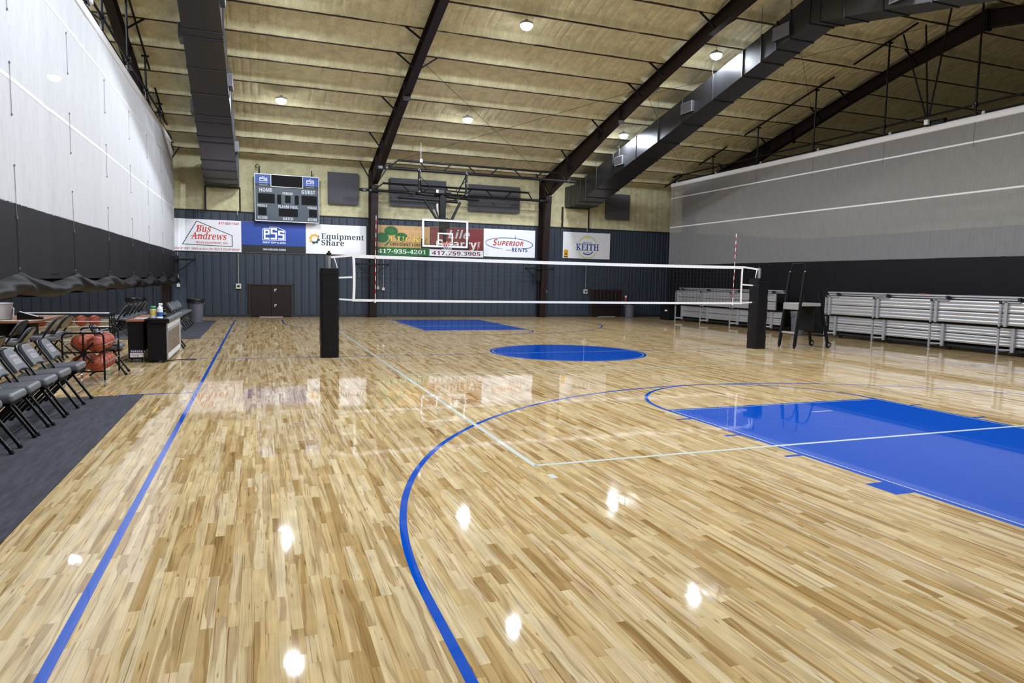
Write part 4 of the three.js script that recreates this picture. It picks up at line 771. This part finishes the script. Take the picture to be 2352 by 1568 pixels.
single('floor_mat', rbox2(-11.1, -8.26, 0.0012, 0.012, -12.5, -4.78, 0.004), M.mat, 'dark grey carpet mat under the chairs by the far trash can', 'mat', 'carpet runners along the bench side');
{ const t = thing('equipment_case', 'black equipment case with small white label at the far end of the bleachers', 'case', [10.85, 0, -12.35]); part('case_body', rbox2(-0.3, 0.3, 0.03, 0.62, -0.35, 0.35, 0.02), M.blackMatte, t); part('case_lid', rbox2(-0.31, 0.31, 0.62, 0.68, -0.36, 0.36, 0.015), M.blackMatte, t); part('white_label', box2(-0.304, -0.3, 0.4, 0.47, 0.05, 0.25), M.paper, t); part('case_foot', [box2(-0.28, -0.2, 0, 0.03, -0.3, 0.3), box2(0.2, 0.28, 0, 0.03, -0.3, 0.3)], M.blackMatte, t); }
single('power_cord', bend([[-8.45, 0.012, 0.2], [-8.25, 0.01, 0.0], [-8.1, 0.01, 0.12], [-7.95, 0.01, 0.06]], 0.08, 0.008, 6), M.blackMatte, 'black power cord trailing from the scorer table onto the floor', 'cord');

/* ------------------------------------------------------------------ folding chairs */
const chairPrint = printed(256, 128, (g, w, h) => {
  g.fillStyle = '#8f8f97'; g.fillRect(0, 0, w, h); g.fillStyle = '#5c3846';
  for (let i = 0; i < 7; i++) { g.fillRect(16 + i * 33, 22 + 10 * Math.sin(i * 0.52 + 0.2) * -1 + 8, 22, 36); } g.fillStyle = '#8f8f97'; for (let i = 0; i < 7; i++) g.fillRect(22 + i * 33, 34 + (i % 2) * 8, 9, 10);
  g.fillStyle = '#6a5560'; for (let i = 0; i < 14; i++) g.fillRect(18 + i * 16, 82, 11, 9); for (let i = 0; i < 10; i++) g.fillRect(46 + i * 17, 102, 11, 8);
}, 0.45);
function makeChair(name, label) {
  const t = thing(name, label, 'folding chair');
  const up = (y) => 0.27 - 0.53 * (y / 0.83);       // x of the uprights at height y
  const zt = 0.2, zb = 0.215;
  part('front_frame', bend([[up(0), 0, zb], [up(0.8), 0.8, zt], [up(0.8), 0.8, -zt], [up(0), 0, -zb]], 0.13, 0.0165, 8, 7), M.blackGloss, t, 'glossy black tube frame');
  for (const s of [-1, 1]) part('rear_leg', rod([-0.25, 0, s * 0.185], [0.13, 0.4, s * 0.185], 0.015, 8), M.blackGloss, t);
  part('leg_brace', [rod([0.18, 0.13, -0.2], [0.18, 0.13, 0.2], 0.007, 6), rod([-0.16, 0.1, -0.185], [-0.16, 0.1, 0.185], 0.007, 6)], M.blackGloss, t);
  part('seat_pan', rbox2(-0.21, 0.19, 0.385, 0.41, -0.175, 0.175, 0.01), M.blackMatte, t);
  part('seat_cushion', new RoundedBoxGeometry(0.44, 0.092, 0.43, 4, 0.04).rotateZ(0.07).translate(0.0, 0.45, 0), M.greyVinyl, t, 'grey vinyl padded seat');
  const n = V(0.83, 0.53, 0).normalize(), along = V(-0.53, 0.83, 0).normalize();
  const prof = (w, h, lip) => { const s = new THREE.Shape(); s.moveTo(-w, 0); s.quadraticCurveTo(0, lip, w, 0); s.lineTo(w * 0.98, h * 0.45); s.quadraticCurveTo(w * 0.9, h, w * 0.4, h); s.lineTo(-w * 0.4, h); s.quadraticCurveTo(-w * 0.9, h, -w * 0.98, h * 0.45); s.lineTo(-w, 0); return s; };
  const place = (g, off) => g.applyMatrix4(new THREE.Matrix4().makeBasis(V(0, 0, -1), along, n)).translate(up(0.565) + n.x * off, 0.565 + n.y * off, 0);
  part('back_shell', place(new THREE.ExtrudeGeometry(prof(0.185, 0.268, 0.04), { depth: 0.012, bevelEnabled: true, bevelSize: 0.004, bevelThickness: 0.004, bevelSegments: 1, curveSegments: 8 }), -0.012), M.blackGloss, t, 'glossy black back shell');
  part('back_cushion', place(new THREE.ExtrudeGeometry(prof(0.162, 0.25, 0.045), { depth: 0.022, bevelEnabled: true, bevelSize: 0.012, bevelThickness: 0.012, bevelSegments: 3, curveSegments: 8 }), 0.015), M.greyVinyl, t, 'grey vinyl padded backrest');
  part('back_print', place(new THREE.PlaneGeometry(0.21, 0.11).translate(0, 0.125, 0), 0.0505), chairPrint, t, 'faded maroon print');
  part('hinge_rivet', [-1, 1].flatMap((s) => [rod([0.12, 0.41, s * 0.19], [0.12, 0.41, s * 0.215], 0.012, 8), rod([up(0.42), 0.42, s * 0.205], [up(0.42), 0.42, s * 0.23], 0.01, 8)]), M.steel, t);
  for (const s of [-1, 1]) { part('leg_tip', rod([up(0.0), 0, s * zb], [up(0.03), 0.03, s * zb], 0.021, 8), M.blackMatte, t); part('leg_tip', rod([-0.25, 0, s * 0.185], [-0.223, 0.03, s * 0.185], 0.019, 8), M.blackMatte, t); }
  return t;
}
const c0 = makeChair('folding_chair', 'grey padded folding chair on the near mat, end of the row by the ball cage');
c0.position.set(-9.12, 0.012, 4.65); c0.userData.group = 'grey padded chairs in a row on the near mat';
const ORD = ['second', 'third', 'fourth', 'fifth', 'sixth', 'seventh'];
[5.32, 5.91, 6.43, 6.93, 7.6, 8.2].forEach((z, i) => dup(c0, [-9.14 - 0.02 * (i > 1), 0.012, z], rr(-0.04, 0.04), `grey padded folding chair on the near mat, ${ORD[i]} from the ball cage`));
[-7.8, -8.4, -9.0, -9.55, -10.1].forEach((z, i) => dup(c0, [-9.11, 0.012, z], rr(-0.05, 0.05), `grey padded folding chair on the far mat, ${['first', 'second', 'third', 'fourth', 'fifth'][i]} from the scorer table`, 'grey padded chairs in a row on the far mat'));
dup(c0, [-9.12, 0.001, 1.84], 0.06, 'single grey padded folding chair between the ball cage and the desk', 'single chairs near the desks');
dup(c0, [-8.66, 0.001, -2.45], 0.02, 'single grey padded folding chair at the far end of the scorer table', 'single chairs near the desks');
[-5.95, -6.65, -7.4, -8.3, -9.1].forEach((z, i) => dup(c0, [-10.27, 0.012, z], Math.PI + rr(-0.06, 0.06), `black backed folding chair turned away on the far mat, ${['first', 'second', 'third', 'fourth', 'fifth'][i]} from the desk`, 'chairs on the far mat facing the other court'));
[[-10.16, 4.1, 'black backed folding chair under the curtain left of the near row'], [-10.8, 0.72, 'black backed folding chair at the corner of the brown table'], [-10.5, -0.12, 'black backed folding chair pulled up to the side of the brown table'], [-10.5, -0.95, 'black backed folding chair beside the far rack, at the brown table'], [-10.25, 2.4, 'black backed folding chair left of the ball cage']].forEach(([x, z, l], i) => dup(c0, [x, 0.001, z], Math.PI + rr(-0.15, 0.15), l, 'chairs around the brown table'));

/* ------------------------------------------------------------------ ball cages and basketballs */
function ballCage(pos, turn, label, len, wide, railMat) {   // long axis along local z
  const t = thing('ball_cage', label, 'ball rack', pos, turn, 'wheeled ball racks'), H = 0.78, w = wide / 2, l = len / 2;
  for (const s of [-1, 1]) {
    part('end_frame', [bend([[-w, 0.09, s * l], [-w, H, s * l], [w, H, s * l], [w, 0.09, s * l]], 0.07, 0.013, 8), rod([-w, 0.5, s * l], [w, 0.5, s * l], 0.011, 8), rod([-w, 0.22, s * l], [w, 0.22, s * l], 0.011, 8)], M.black, t);
    part('end_cross', [rod([-w * 0.55, 0.62, s * l], [w * 0.5, 0.34, s * l], 0.014, 8), rod([-w * 0.55, 0.34, s * l], [w * 0.5, 0.64, s * l], 0.014, 8), rod([0, 0.22, s * l], [0, H, s * l], 0.013, 8), rod([0, 0.49, s * l - 0.015], [0, 0.49, s * l + 0.015], 0.04, 12)], M.black, t);
    for (const x of [-w, w]) part('caster', [rod([x - 0.012, 0.03, s * l], [x + 0.012, 0.03, s * l], 0.03, 14), rod([x, 0.05, s * l], [x, 0.1, s * l], 0.011, 8)], M.steel, t);
  }
  for (const [x, y] of [[-w, 0.6], [w, 0.6], [-w, 0.33], [w, 0.33], [-w * 0.5, H - 0.01], [w * 0.45, H - 0.01], [-w * 0.35, 0.47], [w * 0.35, 0.47], [-w * 0.35, 0.17], [w * 0.35, 0.17]]) part('rail', rod([x, y, -l], [x, y, l], 0.008, 8), railMat, t);
}
ballCage([-9.185, 0, 2.69], 0, 'black wheeled ball cage with red basketballs behind the chair row', 1.1, 0.52, M.steel);
ballCage([-10.75, 0, -2.75], Math.PI / 2, 'wheeled ball rack with pale rails beyond the brown table', 1.75, 0.5, M.white);
const ballGeo = (() => {
  const R = 0.12, s = new THREE.SphereGeometry(R, 32, 22); return s;
})();
const seamGeo = (() => {
  const R = 0.1203, r = 0.0022, list = [new THREE.TorusGeometry(R, r, 5, 48), new THREE.TorusGeometry(R, r, 5, 48).rotateY(Math.PI / 2)];
  for (const s of [-1, 1]) { const pts = []; for (let i = 0; i <= 40; i++) { const a = i / 40 * 6.2832, p = V(s * (0.62 + 0.2 * Math.cos(2 * a)), Math.cos(a) * 0.72, Math.sin(a) * 0.72).normalize().multiplyScalar(R); pts.push(p); } list.push(sweep(pts, r, 5)); }
  return merge(list);
})();
const ball0 = (() => { const t = thing('basketball', 'dark orange basketball in the near ball cage', 'ball', [0, 0, 0], 0, 'basketballs in the near cage'); part('ball_skin', ballGeo, M.ball, t); part('ball_seams', seamGeo, M.blackMatte, t); return t; })();
{
  const spots = [];
  for (const [y, zz] of [[0.602, [2.31, 2.56, 2.81, 3.06]], [0.302, [2.3, 2.55, 2.8, 3.05]]]) zz.forEach((z, i) => { spots.push([-9.06 - 0.0 * i, y, z]); if (i !== 3) spots.push([-9.31, y, z + 0.03]); });
  spots.forEach(([x, y, z], i) => { const o = i ? dup(ball0, [x, y, z], 0) : ball0; o.userData.label = `dark orange basketball on the ${y > 0.5 ? 'upper' : 'lower'} tier of the near cage, ${x > -9.2 ? 'court' : 'curtain'} side`; o.position.set(x, y, z); o.rotation.set(rr(0, 6), rr(0, 6), rr(0, 6)); });
  [-11.45, -11.2, -10.72, -10.45, -10.2].forEach((x, i) => { const o = dup(ball0, [x, 0.602, -2.7 + 0.02 * (i % 2)], 0, 'dark orange basketball in the far rack with pale rails', 'basketballs in the far rack'); o.rotation.set(rr(0, 6), rr(0, 6), rr(0, 6)); });
}

/* ------------------------------------------------------------------ tables and what stands on them */
{
  const t = thing('scorer_table', 'black rolling scorer table with framed poster front and grey padded edge', 'table', [-8.42, 0, 0.42]);
  const D = -0.33, LZ = -2.3;
  part('end_panel', rbox2(D, -0.012, 0.05, 0.79, -0.03, 0, 0.006), M.blackMatte, t); part('end_panel', rbox2(D, -0.012, 0.05, 0.79, LZ, LZ + 0.03, 0.006), M.blackMatte, t);
  part('back_panel', rbox2(D, D + 0.02, 0.2, 0.78, LZ + 0.03, -0.03, 0.004), M.blackMatte, t);
  part('table_top', rbox2(D - 0.04, 0.0, 0.79, 0.815, LZ - 0.02, 0.02, 0.008), M.blackMatte, t);
  part('edge_pad', [rbox2(-0.05, 0.06, 0.735, 0.835, LZ - 0.03, 0.03, 0.035, 4)], M.greyVinyl, t, 'rounded grey padded front edge');
  part('end_pad', rbox2(D + 0.05, 0.05, 0.74, 0.83, 0.0, 0.05, 0.022, 3), M.blackVinyl, t);
  const f = part('front_board', rbox2(-0.012, 0.0, 0.06, 0.74, LZ + 0.04, -0.04, 0.003), M.whiteGloss, t, 'white front board');
  const poster = printed(768, 384, (g, w, h) => {
    g.fillStyle = '#6c6157'; g.fillRect(0, 0, w, h);
    for (let i = 0; i < 900; i++) { g.fillStyle = `rgba(${90 + rnd() * 70 | 0},${80 + rnd() * 60 | 0},${60 + rnd() * 50 | 0},0.5)`; g.fillRect(rnd() * w, rnd() * h, 6 + rnd() * 26, 3 + rnd() * 8); }
    g.strokeStyle = 'rgba(190,178,160,0.7)'; g.lineWidth = 7; g.beginPath(); g.arc(w * 0.5, h * 1.25, h * 0.8, 3.6, 5.8); g.stroke(); g.lineWidth = 4; g.strokeRect(40, 40, 120, 290); g.beginPath(); g.moveTo(380, 60); g.lineTo(380, 170); g.moveTo(420, 60); g.lineTo(420, 170); g.stroke();
    g.fillStyle = 'rgba(200,190,175,0.5)'; g.fillRect(0, 0, w, 14);
  });
  part('poster', new THREE.PlaneGeometry(2.02, 0.42).rotateY(Math.PI / 2).translate(0.0012, 0.375, LZ / 2), poster, f, 'printed brown photo poster');
  part('board_trim', [box2(0, 0.01, 0.05, 0.075, LZ + 0.03, -0.03), box2(0, 0.01, 0.6, 0.625, LZ + 0.03, -0.03), box2(0, 0.012, 0.06, 0.74, -0.05, -0.03), box2(0, 0.012, 0.06, 0.74, LZ + 0.03, LZ + 0.05)], M.alumDull, f);
  for (const z of [-0.12, LZ + 0.12]) for (const x of [-0.06, D + 0.06]) part('caster', [rod([x - 0.012, 0.03, z], [x + 0.012, 0.03, z], 0.03, 14), rod([x, 0.03, z], [x, 0.08, z], 0.012, 8)], M.galvDark, t);
  const d = thing('desk', 'black rolling desk with brown wooden top behind the scorer table', 'desk', [-9.085, 0, 0.3]);
  part('end_panel', rbox2(0.0, 0.26, 0.07, 0.76, -0.03, 0, 0.006), M.blackMatte, d); part('end_panel', rbox2(0.0, 0.26, 0.07, 0.76, -1.9, -1.87, 0.006), M.blackMatte, d); part('back_panel', rbox2(0.23, 0.25, 0.2, 0.75, -1.87, -0.03, 0.004), M.blackMatte, d);
  part('desk_top', rbox2(-0.02, 0.28, 0.76, 0.795, -1.95, 0.03, 0.008), M.brownTop, d, 'brown wood grain desk top');
  part('sticker', new THREE.PlaneGeometry(0.22, 0.14).translate(0.14, 0.17, 0.0015), printed(256, 160, (g, w, h) => { g.fillStyle = '#e4e2ea'; g.fillRect(0, 0, w, h); g.fillStyle = '#2c2b52'; g.fillRect(0, 0, w, 66); g.fillStyle = '#d8d6e4'; for (let i = 0; i < 6; i++) g.fillRect(14 + i * 40, 16 + (i % 2) * 5, 26, 26); g.fillStyle = '#7b3d48'; g.fillRect(20, 52, 210, 7); g.fillStyle = '#777486'; g.fillRect(10, 84, 230, 6); g.fillRect(10, 100, 200, 6); g.fillStyle = '#18181c'; g.fillRect(136, 120, 22, 22); g.fillStyle = '#9a6570'; g.fillRect(40, 124, 80, 12); }), d, 'white and blue stickers low on the end panel');
  for (const z of [-0.06, -1.84]) for (const x of [0.04, 0.22]) part('caster', [rod([x - 0.012, 0.032, z], [x + 0.012, 0.032, z], 0.032, 14), rod([x, 0.03, z], [x, 0.08, z], 0.012, 8)], M.galvDark, d);
}
{
  const t = thing('spray_bottle', 'white spray bottle with blue label on the scorer table', 'bottle', [-8.555, 0.815, 0.2], 0.4);
  part('bottle_body', lathe([[0.001, 0], [0.05, 0], [0.054, 0.02], [0.054, 0.17], [0.045, 0.2], [0.02, 0.23], [0.016, 0.25], [0.001, 0.25]], 22), M.whiteGloss, t); part('label_wrap', new THREE.CylinderGeometry(0.0546, 0.0546, 0.09, 22).translate(0, 0.075, 0), M.blueCap, t, 'blue label'); part('trigger_head', [rbox(0.07, 0.035, 0.03, 0.015, 0.27, 0, 0.008), bar([0.03, 0.26, 0], [0.05, 0.2, 0], 0.012, 0.01)], M.whiteGloss, t);
  const w = thing('wipes_tub', 'green and yellow wipes tub with lid on the scorer table', 'tub', [-8.675, 0.815, 0.16]);
  part('tub_body', lathe([[0.001, 0], [0.048, 0], [0.052, 0.01], [0.052, 0.18], [0.048, 0.19], [0.001, 0.19]], 22), M.whiteGloss, w); part('label_wrap', new THREE.CylinderGeometry(0.0526, 0.0526, 0.1, 22).translate(0, 0.11, 0), M.yellow, w, 'yellow label'); part('lid', lathe([[0.001, 0.235], [0.035, 0.235], [0.054, 0.22], [0.054, 0.18], [0.001, 0.18]], 22), M.green, w, 'green lid');
  const m = thing('travel_mug', 'dark travel mug with steel band on the scorer table', 'mug', [-8.57, 0.815, -0.5]); part('mug_body', lathe([[0.001, 0], [0.035, 0], [0.045, 0.13], [0.04, 0.14], [0.001, 0.14]], 20), M.blackGloss, m); part('steel_band', new THREE.CylinderGeometry(0.042, 0.04, 0.05, 20).translate(0, 0.06, 0), M.steel, m);
  single('paper_sheet', rbox(0.2, 0.004, 0.3, -8.93, 0.797, -0.25, 0.001, 1), M.paper, 'white paper sheet lying on the brown desk', 'paper');
  single('tape_roll', new THREE.TorusGeometry(0.04, 0.02, 10, 24).scale(1, 1, 1).rotateX(Math.PI / 2).translate(-8.545, 0.835, 0.33), M.whiteGloss, 'small white tape roll at the edge of the scorer table', 'tape');
}
{
  const t = thing('side_table', 'black sided table with reddish brown top under the curtain', 'table', [-11.6, 0, -0.95]);
  const s = new THREE.Shape(); s.moveTo(-1.2, 1.0); s.lineTo(-1.2, -0.98); s.lineTo(0.78, -1.06); s.quadraticCurveTo(1.03, -1.06, 1.03, -0.8); s.lineTo(1.02, 1.0); s.closePath();
  part('table_top', new THREE.ExtrudeGeometry(s, { depth: 0.03, bevelEnabled: true, bevelSize: 0.005, bevelThickness: 0.005, bevelSegments: 2, curveSegments: 10 }).rotateX(-Math.PI / 2).translate(0, 0.73, 0), M.brownTop, t, 'reddish brown laminate top');
  part('side_panel', rbox2(0.3, 0.33, 0.03, 0.728, -0.9, 0.9, 0.004), M.blackMatte, t); part('front_panel', rbox2(-1.15, 0.3, 0.03, 0.728, 0.82, 0.85, 0.004), M.blackMatte, t); part('side_panel', rbox2(-1.18, -1.15, 0.03, 0.728, -0.9, 0.9, 0.004), M.blackMatte, t);
  part('drawer_case', rbox2(0.36, 0.62, 0.36, 0.728, -0.7, -0.1, 0.006), M.blackMatte, t);
  const w = thing('white_bucket', 'large white plastic bucket at the corner of the brown table', 'bucket', [-11.33, 0.768, -0.42]);
  part('bucket_wall', lathe([[0.001, 0.0], [0.24, 0], [0.25, 0.01], [0.27, 0.285], [0.28, 0.29], [0.28, 0.3], [0.262, 0.3], [0.24, 0.02], [0.001, 0.015]], 36), M.whiteGloss, w); part('bucket_handle', bend([[0.27, 0.22, 0.0], [0.3, 0.2, 0.02], [0.29, 0.05, 0.05]], 0.03, 0.01, 8), M.whiteGloss, w);
  const b = thing('desk_calculator', 'black console with tilted paper covered face on the brown table', 'console', [-10.83, 0.771, -0.58], 0.25);
  part('console_body', extr([[-0.2, 0], [0.2, 0], [0.2, 0.02], [0.1, 0.035], [-0.16, 0.125], [-0.2, 0.125]], 0.3, 0.004).translate(0, 0, -0.15), M.blackMatte, b); part('tilted_sheet', new THREE.BoxGeometry(0.3, 0.004, 0.28).rotateZ(-0.33).translate(-0.02, 0.087, 0), M.paper, b, 'printed sheets');
  single('paper_sheet', rbox(0.22, 0.006, 0.18, -11.02, 0.769, -0.04, 0.001, 1), M.paper, 'white paper sheet at the edge of the brown table beside the bucket', 'paper'); single('paper_sheet', rbox(0.2, 0.004, 0.14, -10.76, 0.768, -0.02, 0.001, 1), M.paper, 'white paper sheet near the rounded corner of the brown table', 'paper');
}
renderer.render(scene, camera);
